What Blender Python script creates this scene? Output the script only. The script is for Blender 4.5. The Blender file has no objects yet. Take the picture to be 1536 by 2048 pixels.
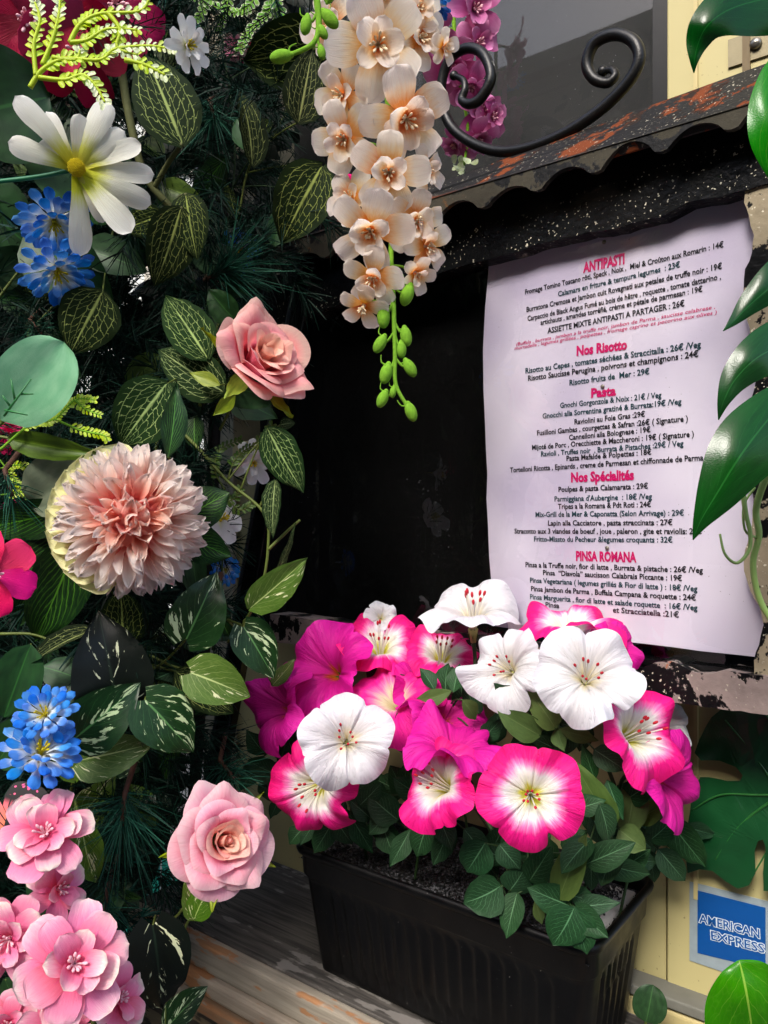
import bpy, bmesh, math, random
import numpy as np
from mathutils import Vector as V, Matrix as MX
R = math.radians
SC = bpy.context.scene
COL = SC.collection
F = 1537.0            # focal length of the photograph in its own pixels

# ---------------------------------------------------------------- camera, sky, sun, exposure
cam_d = bpy.data.cameras.new('camera'); cam = bpy.data.objects.new('camera', cam_d); COL.objects.link(cam)
cam_d.sensor_fit = 'VERTICAL'; cam_d.sensor_height = 24; cam_d.sensor_width = 18; cam_d.lens = 24*F/2048
cam_d.clip_start = .02; cam_d.clip_end = 400
cam.rotation_euler = (R(90), 0, 0); SC.camera = cam
SUNV = V((-.33, -.67, .67)).normalized()
w = bpy.data.worlds.new('World'); SC.world = w; w.use_nodes = True
nt = w.node_tree; bg = nt.nodes['Background']; sky = nt.nodes.new('ShaderNodeTexSky')
sky.sky_type = 'NISHITA'; sky.sun_disc = False
sky.sun_elevation = math.asin(SUNV.z); sky.sun_rotation = math.atan2(SUNV.x, SUNV.y)
sky.air_density = 1.0; sky.dust_density = 3.5; sky.ozone_density = 1.0
nt.links.new(sky.outputs[0], bg.inputs[0]); bg.inputs[1].default_value = .15
sl = bpy.data.lights.new('sun', 'SUN'); sl.energy = 1.5; sl.angle = R(16); sl.color = (1, .965, .91)
so = bpy.data.objects.new('sun', sl); COL.objects.link(so); so.rotation_euler = SUNV.to_track_quat('Z', 'Y').to_euler()
vs = SC.view_settings; vs.view_transform = 'Standard'; vs.look = 'None'; vs.gamma = 1; vs.use_curve_mapping = False
vs.exposure = 1.25
SC.cycles.max_bounces = 6; SC.cycles.transparent_max_bounces = 8

# ---------------------------------------------------------------- places
def at(px, py, Y): return V(((px-768)/F*Y, Y, -(py-1024)/F*Y))
NM, CM = V((-.675, -.738, 0)), -.70        # glass plane of the menu case
NM = NM.normalized(); DM = V((-NM.y, NM.x, 0))   # DM runs to the right and nearer
NW, CW = V((-.6, -.8, 0)), -.835           # wall plane
DW = V((.8, -.6, 0))
def onp(px, py, N, c):
    r = V(((px-768)/F, 1, -(py-1024)/F)); return r*(c/N.dot(r))

# ---------------------------------------------------------------- materials
def lin(h):
    if not isinstance(h, str): return tuple(h)+(1,) if len(h) == 3 else tuple(h)
    h = h.lstrip('#'); c = [int(h[i:i+2], 16)/255 for i in (0, 2, 4)]
    return tuple(x/12.92 if x <= .04045 else ((x+.055)/1.055)**2.4 for x in c)+(1,)
class NT:
    def __init__(s, name):
        s.m = bpy.data.materials.new(name); s.m.use_nodes = True; s.t = s.m.node_tree
        s.b = s.t.nodes['Principled BSDF']; s.o = s.t.nodes['Material Output']
    def n(s, typ, out=0, ins=None, **kw):
        d = s.t.nodes.new('ShaderNode'+typ)
        for k, v in kw.items(): setattr(d, k, v)
        for k, v in (ins or {}).items(): s.put(d.inputs[k], v)
        return d.outputs[out]
    def put(s, sock, v):
        if isinstance(v, bpy.types.NodeSocket): s.t.links.new(v, sock)
        elif v is not None: sock.default_value = v
    def mth(s, op, a, b=0, c=0): return s.n('Math', 0, {0: a, 1: b, 2: c}, operation=op)
    def sat(s, a): return s.n('Clamp', 0, {0: a})
    def rng(s, v, a, b, c=0, d=1, smooth=True):
        return s.n('MapRange', 0, {0: v, 1: a, 2: b, 3: c, 4: d}, interpolation_type='SMOOTHSTEP' if smooth else 'LINEAR')
    def mix(s, f, a, b, mode='MIX'):
        return s.n('Mix', 2, {0: f, 6: lin(a) if isinstance(a, (str, tuple)) else a, 7: lin(b) if isinstance(b, (str, tuple)) else b}, data_type='RGBA', blend_type=mode)
    def noise(s, scale, vec=None, det=3, rough=.55, dist=0):
        return s.n('TexNoise', 0, {'Scale': scale, 'Detail': det, 'Roughness': rough, 'Distortion': dist, 'Vector': vec})
    def ramp(s, f, stops):
        d = s.t.nodes.new('ShaderNodeValToRGB'); e = d.color_ramp.elements
        while len(e) < len(stops): e.new(.5)
        for i, (p, c) in enumerate(stops): e[i].position = p; e[i].color = lin(c)
        s.put(d.inputs[0], f); return d.outputs[0]
    def uv(s):
        u = s.n('TexCoord', 2); d = s.t.nodes.new('ShaderNodeSeparateXYZ'); s.t.links.new(u, d.inputs[0])
        return d.outputs[0], d.outputs[1], u
    def obj(s): return s.n('TexCoord', 3)
    def geo(s): return s.n('NewGeometry', 0)
    def rnd(s): return s.n('ObjectInfo', 5)
    def comb(s, x, y, z=0): return s.n('CombineXYZ', 0, {0: x, 1: y, 2: z})
    def bump(s, h, st=.3, dist=.001, prev=None):
        return s.n('Bump', 0, {'Height': h, 'Strength': st, 'Distance': dist, 'Normal': prev})
    def fin(s, col=None, rough=.5, norm=None, spec=.5, metal=0, tr=0, coat=0, trcol=None):
        b = s.b
        if isinstance(col, (str, tuple)): col = lin(col)
        s.put(b.inputs['Base Color'], col); s.put(b.inputs['Roughness'], rough); s.put(b.inputs['Normal'], norm)
        s.put(b.inputs['Specular IOR Level'], spec); s.put(b.inputs['Metallic'], metal); s.put(b.inputs['Coat Weight'], coat)
        b.inputs['Coat Roughness'].default_value = .08
        if tr:
            t = s.n('BsdfTranslucent', 0, {0: trcol or col, 'Normal': norm})
            s.t.links.new(s.n('MixShader', 0, {0: tr, 1: b.outputs[0], 2: t}), s.o.inputs[0])
        return s.m
def hue(s, col, dv=.12, ds=.1):
    r = s.rnd()
    return s.n('HueSaturation', 0, {0: s.rng(s.mth('FRACT', s.mth('MULTIPLY', r, 7.3)), 0, 1, .488, .512, False), 1: s.rng(r, 0, 1, 1-ds, 1+ds, False),
        2: s.rng(s.mth('FRACT', s.mth('MULTIPLY', r, 13.7)), 0, 1, 1-dv, 1+dv*.4, False), 4: col})
def petal_mat(name, stops, tr=.40, edge=None, vein=.25, rough=.62, dv=.1, hn=.1):
    s = NT(name); u, v, uv = s.uv(); au = s.mth('ABSOLUTE', s.mth('SUBTRACT', u, .5))
    nz = s.noise(4, s.obj() if 0 else s.comb(s.mth('MULTIPLY', u, 3), s.mth('ADD', v, s.mth('MULTIPLY', s.rnd(), 9))), 3)
    t = s.mth('ADD', v, s.mth('MULTIPLY', s.mth('SUBTRACT', nz, .5), .22))
    t = s.mth('ADD', t, s.mth('MULTIPLY', s.mth('SUBTRACT', s.rnd(), .5), hn*2))
    c = s.ramp(t, stops)
    if edge: c = s.mix(s.rng(s.mth('MAXIMUM', s.mth('MULTIPLY', au, 2), s.mth('MULTIPLY', v, 1.0)), .72, 1.0), c, edge)
    vn = s.noise(22, s.comb(s.mth('MULTIPLY', u, 2.2), s.mth('MULTIPLY', v, .12), s.rnd()), 2)
    c = s.mix(s.mth('MULTIPLY', s.rng(vn, .45, .7), vein), c, s.mix(1.0, c, '#f0d8d8', 'MULTIPLY'))
    c = hue(s, c, dv, .06)
    wv = s.noise(1500, s.geo(), 1)
    nb = s.bump(wv, .25, .0003, s.bump(vn, .5, .0012))
    return s.fin(c, rough, nb, .3, tr=tr)
def leafco(s):
    u, v, uv = s.uv(); sg = s.mth('SUBTRACT', s.mth('MULTIPLY', u, 2), 1); return sg, s.mth('ABSOLUTE', sg), v
def net_leaf(name, dark, mid, vein, rows=4, cells=8, mort=.05):
    s = NT(name); sg, a, v = leafco(s); r = s.rnd()
    d1 = s.mth('MULTIPLY', s.mth('SUBTRACT', s.noise(3.2, s.comb(sg, s.mth('MULTIPLY', v, 2), r), 3), .5), .34)
    d2 = s.mth('MULTIPLY', s.mth('SUBTRACT', s.noise(3.2, s.comb(v, sg, s.mth('ADD', r, 3)), 3), .5), .30)
    x = s.mth('ADD', s.mth('SUBTRACT', v, s.mth('MULTIPLY', a, .38)), d2); y = s.mth('ADD', a, s.mth('MULTIPLY', d1, .55))
    y = s.mth('POWER', s.mth('MAXIMUM', y, 0), .82)
    br = s.n('TexBrick', 1, {'Vector': s.comb(s.mth('MULTIPLY', x, cells), s.mth('MULTIPLY', y, rows*1.0)), 'Scale': 1.0, 'Mortar Size': mort, 'Mortar Smooth': .35, 'Brick Width': 1.0, 'Row Height': 1.0})
    side = s.mth('MULTIPLY', s.rng(a, .80, .9, 1, 0), s.mth('MULTIPLY', s.rng(v, .86, .95, 1, 0), s.rng(v, .0, .05, .3, 1)))
    net = s.mth('MULTIPLY', br, side)
    midr = s.rng(a, .02, s.rng(v, 0, 1, .085, .03), 1, 0)
    k = s.mth('MAXIMUM', s.mth('MULTIPLY', net, .85), midr)
    k = s.mth('MULTIPLY', k, s.rng(s.noise(5, s.comb(sg, v, r)), .3, .5, .55, 1))
    base = s.mix(s.noise(6, s.comb(sg, v, r)), dark, mid)
    c = s.mix(k, base, vein)
    nb = s.bump(s.noise(900, s.geo(), 1), .25, .0003, s.bump(k, .6, .0007))
    return s.fin(hue(s, c, .2), .72, nb, .1, tr=.10)
def pinn_leaf(name, dark, mid, vein, nv=7, blot=0, blotc='#dfe6c8', veinw=.10, slope=.55, rough=.45, bias=0, vs_=.7, tr=.12, halo=0):
    """feather veined leaf; blot > 0 adds cream splashes that run along the side veins"""
    s = NT(name); sg, a, v = leafco(s); r = s.rnd(); side = s.mth('SIGN', sg)
    nz = s.mth('MULTIPLY', s.mth('SUBTRACT', s.noise(4, s.comb(sg, v, r), 2), .5), .12)
    q = s.mth('ADD', s.mth('ADD', s.mth('SUBTRACT', v, s.mth('MULTIPLY', a, slope)), nz), s.mth('MULTIPLY', side, .035))
    fr = s.mth('ABSOLUTE', s.mth('SUBTRACT', s.mth('FRACT', s.mth('MULTIPLY', q, nv)), .5))
    lat = s.mth('MULTIPLY', s.rng(fr, 0, veinw, 1, 0), s.rng(a, .45, .92, vs_, 0))
    midr = s.rng(a, .012, s.rng(v, 0, 1, .06, .02), 1, 0)
    fine = s.mth('MULTIPLY', s.rng(s.n('TexVoronoi', 0, {'Vector': s.comb(s.mth('MULTIPLY', sg, 5), s.mth('MULTIPLY', q, 14)), 'Scale': 1.0}, feature='DISTANCE_TO_EDGE'), 0, .08, 1, 0), .18*vs_)
    k = s.mth('MAXIMUM', s.mth('MAXIMUM', lat, midr), fine)
    base = s.mix(s.noise(5, s.comb(sg, v, r)), dark, mid)
    if halo: base = s.mix(s.mth('MULTIPLY', s.rng(fr, 0, .32, 1, 0), s.rng(a, .2, .9, halo, 0)), base, vein)
    c = s.mix(k, base, vein)
    if blot:
        st = s.noise(1.0, s.comb(s.mth('MULTIPLY', a, 2.3), s.mth('MULTIPLY', q, 9), s.mth('ADD', s.mth('MULTIPLY', r, 50), s.mth('MULTIPLY', side, 7))), 4, .6)
        big = s.noise(1.3, s.comb(sg, v, s.mth('MULTIPLY', r, 31)), 2)
        st = s.mth('ADD', st, s.mth('MULTIPLY', s.mth('SUBTRACT', big, .5), .6))
        bl = s.mth('MULTIPLY', s.rng(st, .64-blot, .665-blot), s.rng(a, .9, 1, 1, .3))
        c = s.mix(bl, c, blotc)
    nb = s.bump(s.noise(1100, s.geo(), 1), .25, .0003, s.bump(k, -.5, .0008))
    return s.fin(hue(s, c, .18), rough, nb, .28, tr=tr)
def plain_leaf(name, a_, b_, vein=None, rough=.5, tr=.12, weave=.3, coat=0):
    s = NT(name); sg, a, v = leafco(s); c = s.mix(s.rng(s.noise(4, s.comb(sg, v, s.rnd())), .3, .7), a_, b_)
    if vein: c = s.mix(s.mth('MULTIPLY', s.rng(a, .01, .05, 1, 0), .8), c, vein)
    return s.fin(hue(s, c, .12), rough, s.bump(s.noise(1100, s.geo(), 1), weave, .0003, s.bump(s.noise(35, s.geo(), 2), .3, .003)), .4, tr=tr, coat=coat)
def flat_mat(name, col, rough=.5, spec=.5, metal=0, nsc=60, var=.25, bmp=.2, coat=0, tr=0):
    s = NT(name); c = lin(col); d = tuple(x*(1-var) for x in c[:3])+(1,)
    return s.fin(s.mix(s.noise(nsc, s.geo(), 4), c, d), rough, s.bump(s.noise(nsc*5, s.geo(), 3), bmp, .0006), spec, metal, tr=tr, coat=coat)
M = {}
M['cream'] = petal_mat('cream_petal', [(0, '#e08428'), (.28, '#f2a552'), (.48, '#fbdcb2'), (.66, '#fdf1e2'), (1, '#fdf6f0')], .55, dv=.05)
M['mauve'] = petal_mat('mauve_petal', [(0, '#e9c7dc'), (.2, '#b0407c'), (.6, '#c8629e'), (1, '#de94c2')], .2)
M['blossom'] = petal_mat('blossom_petal', [(0, '#e22a68'), (.3, '#ee5f90'), (.66, '#f08db0'), (.88, '#f4bccb'), (1, '#f4e0d8')], .28, dv=.08, hn=.16)
M['blue'] = petal_mat('blue_petal', [(0, '#e9e27c'), (.22, '#eef0ea'), (.55, '#cfe0f4'), (.72, '#4c94e4'), (1, '#2c78d8')], .2, dv=.15)
M['daisy'] = petal_mat('daisy_petal', [(0, '#c9c21a'), (.24, '#d6d84e'), (.46, '#eeeedc'), (1, '#eeeeea')], .32, dv=.03, hn=.02)
M['white'] = petal_mat('white_petal', [(0, '#dfe6a0'), (.25, '#e4e4de'), (1, '#e4e4e6')], .3, dv=.05)
M['crimson'] = petal_mat('crimson_petal', [(0, '#7a0830'), (.5, '#ad0a48'), (1, '#bb1052')], .12)
M['hot'] = petal_mat('hot_pink_petal', [(0, '#b30050'), (.5, '#f00a6e'), (1, '#ff1280')], .2, vein=.1)
M['rose_up'] = petal_mat('rose_petal', [(0, '#e4557c'), (.45, '#f2748e'), (.78, '#f8a6ac'), (1, '#f6c8c0')], .42, dv=.05)
M['rose_in'] = petal_mat('rose_inner_petal', [(0, '#ea6478'), (.4, '#f69a94'), (1, '#f8cdbc')], .42, dv=.05)
M['rose_out'] = petal_mat('rose_outer_petal', [(0, '#e64f88'), (.45, '#f47ca4'), (.78, '#f9b0c4'), (1, '#f6d0d6')], .42, dv=.05)
M['dahlia'] = petal_mat('dahlia_petal', [(0, '#ec7a76'), (.22, '#fbb8a4'), (.42, '#fddccc'), (.78, '#fbeee6'), (1, '#fbf3ee')], .58, dv=.06, hn=.12)
M['dahlia_in'] = petal_mat('dahlia_inner_petal', [(0, '#ea6a70'), (.35, '#f69e90'), (.7, '#fac8b8'), (1, '#fce6dc')], .48, dv=.08, hn=.1)
M['sepal'] = petal_mat('yellow_green_sepal', [(0, '#b9b64a'), (.6, '#d5d58a'), (1, '#e3e3b0')], .25)
M['stamen'] = flat_mat('pale_stamen', '#f2dcb8', .6, .3)
M['stamen_p'] = flat_mat('pink_stamen', '#f0b8c4', .6, .3)
M['yellow'] = flat_mat('yellow_stamen', '#d8c417', .7, .3, nsc=400, var=.5)
M['st_white'] = flat_mat('white_filament', '#efe9dc', .5, .4)
M['st_red'] = flat_mat('red_anther', '#c4162c', .5, .4)
M['lime'] = flat_mat('lime_stem', '#bcd41c', .5, .4, nsc=90, tr=.2)
M['limeleaf'] = plain_leaf('lime_leaflet', '#a4c41c', '#c3d840', None, .45, .3)
M['limewhite'] = plain_leaf('white_tipped_leaflet', '#e8eedc', '#c9dd8a', None, .45, .3)
M['bud'] = flat_mat('fuzzy_green_bud', '#86be38', .9, .15, nsc=260, var=.55, bmp=.8, tr=.15)
M['stem'] = flat_mat('olive_stem', '#5c6a28', .6, .4, nsc=120, var=.4)
M['stemd'] = flat_mat('dark_green_stem', '#2e4a22', .6, .4, nsc=120, var=.4)
M['stemb'] = flat_mat('brown_green_branch', '#565a34', .8, .3, nsc=150, var=.5, bmp=.6)
M['fit'] = net_leaf('net_veined_leaf', '#0f1a08', '#1c2b10', '#8f9b56', 4, 9, .045)
M['fitg'] = net_leaf('green_net_veined_leaf', '#12260f', '#203a18', '#9ab36e', 4, 9, .045)
M['dveil'] = pinn_leaf('dark_leaf_with_lime_veins', '#0a200c', '#143616', '#5f9a35', 8, veinw=.09, slope=.7, vs_=.8, halo=.18)
M['poth'] = pinn_leaf('splashed_dark_leaf', '#0a220c', '#183a18', '#4f7d48', 6, .045, '#b4c79c', .05, .62, .36, vs_=.35)
M['pothb'] = pinn_leaf('splashed_black_leaf', '#060c08', '#0b130c', '#1c2a1e', 5, .015, '#cfd4ae', .04, .6, .4, vs_=.3)
M['pothl'] = pinn_leaf('splashed_light_leaf', '#3c5c1c', '#5c7c2a', '#b9cc7e', 6, .01, '#dfe3ae', .06, .6, .42, vs_=.5, tr=.2)
M['pet'] = pinn_leaf('matt_green_leaf', '#122f18', '#224a26', '#5d8a62', 8, veinw=.08, slope=.45, rough=.6, vs_=.55)
M['petb'] = pinn_leaf('leaf_underside', '#3d5424', '#567034', '#5f7740', 7, veinw=.08, slope=.45, rough=.65, vs_=.25, tr=.2)
M['big'] = plain_leaf('broad_green_leaf', '#1b3a1c', '#254a24', '#3c6a35')
M['eu'] = plain_leaf('pale_eucalyptus_leaf', '#7cbf88', '#92cc98', None, .6, .2, .6)
M['olive'] = plain_leaf('olive_leaf', '#3a5418', '#4e6c20', '#6c8a36', .5)
M['sage'] = plain_leaf('sage_leaf', '#77836a', '#8f997e', None, .65, .25)
M['yel'] = plain_leaf('yellow_green_sepal_leaf', '#6f8416', '#8e9c22', None, .5, .2)
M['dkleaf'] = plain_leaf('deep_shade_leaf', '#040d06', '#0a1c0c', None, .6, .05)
M['mon'] = pinn_leaf('glossy_climber_leaf', '#06300e', '#0d4a17', '#1d5c26', 6, veinw=.05, slope=.5, rough=.2, vs_=.3, tr=.15)
M['mon2'] = flat_mat('dark_split_leaf', '#17502a', .3, .5, nsc=14, var=.6, bmp=.15)
M['mon2v'] = flat_mat('dark_split_leaf_vein', '#2c6a30', .3, .5)
M['monb'] = pinn_leaf('bright_climber_leaf', '#1f6a08', '#2f8a10', '#7fae3e', 5, veinw=.05, slope=.5, rough=.22, vs_=.3, tr=.25)

# ---------------------------------------------------------------- mesh helpers
def mk_mesh(name, verts, faces, mat=None, uvs=None, smooth=True):
    me = bpy.data.meshes.new(name); me.from_pydata([tuple(map(float, v)) for v in verts], [], faces)
    if uvs is not None:
        l = me.uv_layers.new(name='UVMap'); idx = np.empty(len(me.loops), dtype=np.int32); me.loops.foreach_get('vertex_index', idx)
        l.data.foreach_set('uv', np.asarray(uvs, dtype=np.float32)[idx].ravel())
    if smooth: me.polygons.foreach_set('use_smooth', [True]*len(me.polygons))
    if mat: me.materials.append(mat)
    return me
def grid_mesh(name, P, UV, mat=None):
    nv, nu = P.shape[:2]
    f = [(j*nu+i, j*nu+i+1, (j+1)*nu+i+1, (j+1)*nu+i) for j in range(nv-1) for i in range(nu-1)]
    return mk_mesh(name, P.reshape(-1, 3), f, mat, UV.reshape(-1, 2))
def O(name, mesh, parent=None, mx=None, label=None):
    o = bpy.data.objects.new(name, mesh); COL.objects.link(o)
    if parent is not None: o.parent = parent
    if mx is not None: o.matrix_local = mx
    if label: o['label'] = label
    return o
def thing(name, label, cat, loc=(0, 0, 0), mx=None, group=None):
    o = bpy.data.objects.new(name, None); COL.objects.link(o); o.empty_display_size = .01
    if mx is not None: o.matrix_world = mx; 
    else: o.location = loc
    o['label'] = label; o['category'] = cat
    if group: o['group'] = group
    return o
def tag(o, label, cat, group=None, kind=None):
    o['label'] = label
    if cat: o['category'] = cat
    if group: o['group'] = group
    if kind: o['kind'] = kind
    return o
def struct(name, mesh, label=None):
    o = O(name, mesh); o['kind'] = 'structure'
    if label: o['label'] = label
    return o
def frame(pos, facing, roll=0, up=(0, 0, 1)):
    z = V(facing).normalized(); u = V(up)
    if abs(z.dot(u)) > .97: u = V((0, 1, 0))
    y = (u-z*u.dot(z)).normalized(); x = y.cross(z)
    m = MX((x, y, z)).transposed().to_4x4(); m.translation = pos
    return m @ MX.Rotation(R(roll), 4, 'Z')
def Tr(x, y, z): return MX.Translation((x, y, z))
def Rx(a): return MX.Rotation(a, 4, 'X')
def Ry(a): return MX.Rotation(a, 4, 'Y')
def Rz(a): return MX.Rotation(a, 4, 'Z')
def S(x, y=None, z=None): return MX.Diagonal((x, x if y is None else y, x if z is None else z, 1))
def spline(pts, n=8):
    pts = [V(p) for p in pts]
    if len(pts) < 3: return [pts[0].lerp(pts[-1], i/n) for i in range(n+1)]
    out = []
    for i in range(len(pts)-1):
        a = pts[max(i-1, 0)]; b = pts[i]; c = pts[i+1]; d = pts[min(i+2, len(pts)-1)]
        for k in range(n):
            t = k/n; out.append(.5*((2*b)+(c-a)*t+(2*a-5*b+4*c-d)*t*t+(3*b-3*c+d-a)*t**3))
    return out+[pts[-1]]
class Geo:
    def __init__(s): s.v = []; s.f = []; s.uv = []
    def add(s, vs_, fs, uvs=None):
        b = len(s.v); s.v += [tuple(x) for x in vs_]; s.f += [tuple(i+b for i in f) for f in fs]
        s.uv += uvs if uvs else [(.5, .5)]*len(vs_)
    def tube(s, pts, r0, r1=None, sides=7, cap=True):
        r1 = r0 if r1 is None else r1; n = len(pts); vv = []; nrm = None
        for i, p in enumerate(pts):
            t = (pts[min(i+1, n-1)]-pts[max(i-1, 0)])
            t = t.normalized() if t.length > 1e-9 else V((0, 0, 1))
            if nrm is None: nrm = t.orthogonal().normalized()
            nrm = (nrm-t*nrm.dot(t)); nrm = nrm.normalized() if nrm.length > 1e-6 else t.orthogonal().normalized()
            bn = t.cross(nrm); k = i/(n-1)
            r = (r0+(r1-r0)*k) if not callable(r0) else r0(k)
            for j in range(sides):
                a = 2*math.pi*j/sides; vv.append(p+nrm*math.cos(a)*r+bn*math.sin(a)*r)
        ff = [(i*sides+j, i*sides+(j+1) % sides, (i+1)*sides+(j+1) % sides, (i+1)*sides+j) for i in range(n-1) for j in range(sides)]
        if cap: ff += [tuple(range(sides))[::-1], tuple((n-1)*sides+j for j in range(sides))]
        s.add(vv, ff); return s
    def box(s, c, ax, h):
        c = V(c); vv = [c+ax[0]*h[0]*i+ax[1]*h[1]*j+ax[2]*h[2]*k for i in (-1, 1) for j in (-1, 1) for k in (-1, 1)]
        s.add(vv, [(0, 1, 3, 2), (4, 6, 7, 5), (0, 4, 5, 1), (2, 3, 7, 6), (0, 2, 6, 4), (1, 5, 7, 3)]); return s
    def ell(s, c, ax, r, nu=10, nv=7):
        c = V(c); vv = []
        for j in range(nv+1):
            th = math.pi*j/nv
            for i in range(nu):
                ph = 2*math.pi*i/nu
                vv.append(c+ax[0]*r[0]*math.sin(th)*math.cos(ph)+ax[1]*r[1]*math.sin(th)*math.sin(ph)+ax[2]*r[2]*math.cos(th))
        s.add(vv, [(j*nu+i, (j+1)*nu+i, (j+1)*nu+(i+1) % nu, j*nu+(i+1) % nu) for j in range(nv) for i in range(nu)]); return s
    def mesh(s, name, mat, smooth=True): return mk_mesh(name, s.v, s.f, mat, s.uv, smooth)
AX = (V((1, 0, 0)), V((0, 1, 0)), V((0, 0, 1)))
PROF = {
 'ovate': [(0, .0), (.04, .4), (.12, .75), (.3, 1), (.55, .9), (.75, .62), (.9, .28), (1, .0)],
 'heart': [(0, .25), (.04, .62), (.14, .92), (.28, 1), (.5, .86), (.7, .58), (.87, .25), (1, .0)],
 'lance': [(0, .05), (.12, .5), (.32, .95), (.45, 1), (.65, .74), (.85, .3), (1, 0)],
 'round': [(t, math.sqrt(max(0, 1-(2*t-1)**2)))for t in np.linspace(0, 1, 25)],
 'obov': [(0, .18), (.2, .38), (.45, .78), (.68, 1), (.85, .88), (.95, .55), (1, .0)],
 'obovw': [(0, .22), (.2, .55), (.45, .9), (.65, 1), (.84, .9), (.95, .58), (1, .0)],
 'strap': [(0, .35), (.2, .5), (.5, .82), (.75, 1), (.9, .85), (.97, .5), (1, .0)],
 'spoon': [(0, .25), (.3, .3), (.55, .5), (.78, 1), (.93, .75), (1, .0)],
 'point': [(0, .35), (.3, .75), (.6, 1), (.8, .8), (.93, .4), (1, .0)],
}
def petal(name, mat, L=1, W=.5, prof='obov', b0=0, b1=0, cup=0, ruf=0, k=5, ph=0, nu=9, nv=12, fold=0, notch=0, lobe=0, jag=0, side=0):
    """outward = +y, face = +z; W is the half width"""
    u = np.linspace(0, 1, nv); t = 1-(1-u)**1.5; t = .35*u+.65*t
    pr = PROF[prof]; d = np.linspace(0, 1, 400); wd = np.interp(d, [p[0] for p in pr], [p[1] for p in pr])
    if prof != 'round':
        kk = np.hanning(27); kk /= kk.sum(); wp = np.pad(wd, 13, mode='edge'); sm = np.convolve(wp, kk, 'valid'); wd = np.where(d < .965, sm, np.minimum(sm, wd*1.3+.25*np.sqrt(np.maximum(0, 1-d))*5*.2))
        if prof not in ('lance', 'ovate', 'heart', 'point'): wd = np.where(d > .9, np.maximum(wd, 0)*1, wd)
    w_ = np.interp(t, d, wd)*W
    if prof not in ('lance', 'ovate', 'heart', 'point', 'round'): w_ = np.where(t > .8, np.interp(.8, d, wd)*W*np.sqrt(np.maximum(0, 1-((t-.8)/.2)**2.2)), w_)
    w_[-1] = min(w_[-1], .012*W)
    sg = np.linspace(-1, 1, nu); sg = np.sign(sg)*np.abs(sg)**.9
    ang = b0+(b1-b0)*t; dt = np.diff(t, prepend=0)
    y = np.cumsum(np.cos(ang)*dt)*L; z = np.cumsum(np.sin(ang)*dt)*L
    Sg, T = np.meshgrid(sg, t); Wt = w_[:, None]; A = ang[:, None]
    off = cup*Wt*Sg**2+fold*Wt*np.abs(Sg)+ruf*L*np.sin(k*Sg+ph)*T**2*np.abs(Sg)+ruf*L*.6*np.sin(k*1.7*T*3+ph)*np.abs(Sg)**2
    X = Sg*Wt+side*L*T**2; Y = y[:, None]+np.zeros_like(X); Z = z[:, None]+np.zeros_like(X)
    if notch: Y = Y-notch*L*np.abs(Sg)**1.4*(1-T)**5
    if lobe: Y = Y-lobe*L*(1-np.abs(Sg)**1.2)*0-lobe*L*np.exp(-(Sg/.3)**2)*np.clip((T-.75)/.25, 0, 1)**1.5
    if jag: Y = Y+jag*L*(np.abs(((Sg*1.5+.5) % 1)-.5)*2-.5)*np.clip((T-.55)/.45, 0, 1)
    Y = Y-np.sin(A)*off; Z = Z+np.cos(A)*off
    UV = np.stack([Sg*.5+.5, T], -1)
    return grid_mesh(name, np.stack([X, Y, Z], -1), UV, mat)
CACHE = {}
def cached(key, fn):
    if key not in CACHE: CACHE[key] = fn()
    return CACHE[key]
LEAFK = {'ovate': dict(prof='ovate', notch=.04), 'heart': dict(prof='heart', notch=.12), 'lance': dict(prof='lance'), 'round': dict(prof='round'), 'obov': dict(prof='obovw')}
rs = random.Random(4)
def leaf_mesh(kind, mat, var):
    def f():
        q = random.Random(hash((kind, var)) if 0 else sum(map(ord, kind))*7+var)
        return petal('leaf', M[mat], 1, .5, b0=q.uniform(.1, .3), b1=q.uniform(-.75, -.15), cup=q.uniform(-.15, .1), fold=q.uniform(.12, .3),
                     ruf=q.uniform(.012, .04), k=q.uniform(3, 6), ph=q.uniform(0, 6), nu=11, nv=15, **LEAFK[kind])
    return cached((kind, mat, var), f)
def leaf(parent, base, tip, width, Y, kind='ovate', mat='fit', dY=0, tilt=None, pitch=0, label=None, name='leaf', org=V((0, 0, 0)), fs=1):
    B = at(base[0], base[1], Y); T = at(tip[0], tip[1], Y+dY); y = (T-B); L = y.length; y.normalize()
    c = -((B+T)/2).normalized(); z = (c-y*c.dot(y)).normalized(); x = y.cross(z)
    if tilt is None: tilt = rs.uniform(-28, 28)
    m = MX((x, y, z)).transposed().to_4x4(); m.translation = B-org
    m = m @ Ry(R(tilt)) @ Rx(R(pitch))
    W = width*Y/F/max(.35, math.cos(R(tilt)))
    return O(name, leaf_mesh(kind, mat, rs.randrange(6)), parent, m @ S(W, L*1.04, (W+L)/2*fs), label)
def vine(name, label, cat, stems, leaves, r=.0016, smat='stem', group=None, petio=True, leafname='leaf'):
    """stems: polylines (px,py,Y); leaves: dicts of leaf(); each leaf gets a stalk to the nearest stem point"""
    S0 = [spline([at(*p) for p in st], 6) for st in stems]; org = S0[0][0].copy() if S0 else at(*leaves[0]['base'], leaves[0]['Y'])
    t = thing(name, label, cat, org, group=group); g = Geo()
    for st in S0: g.tube([p-org for p in st], r, r*.7)
    for lf in leaves:
        B = at(lf['base'][0], lf['base'][1], lf['Y'])
        if petio and S0:
            q = min((p for st in S0 for p in st), key=lambda p: (p-B).length)
            if (q-B).length > .003:
                mid = (q+B)/2+V((0, .004, .006)); g.tube([p-org for p in spline([q, mid, B], 5)], r*.6, r*.5, 5)
        leaf(t, org=org, **lf)
    if g.v: O('stem', g.mesh('stem', M[smat]), t)
    return t
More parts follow.
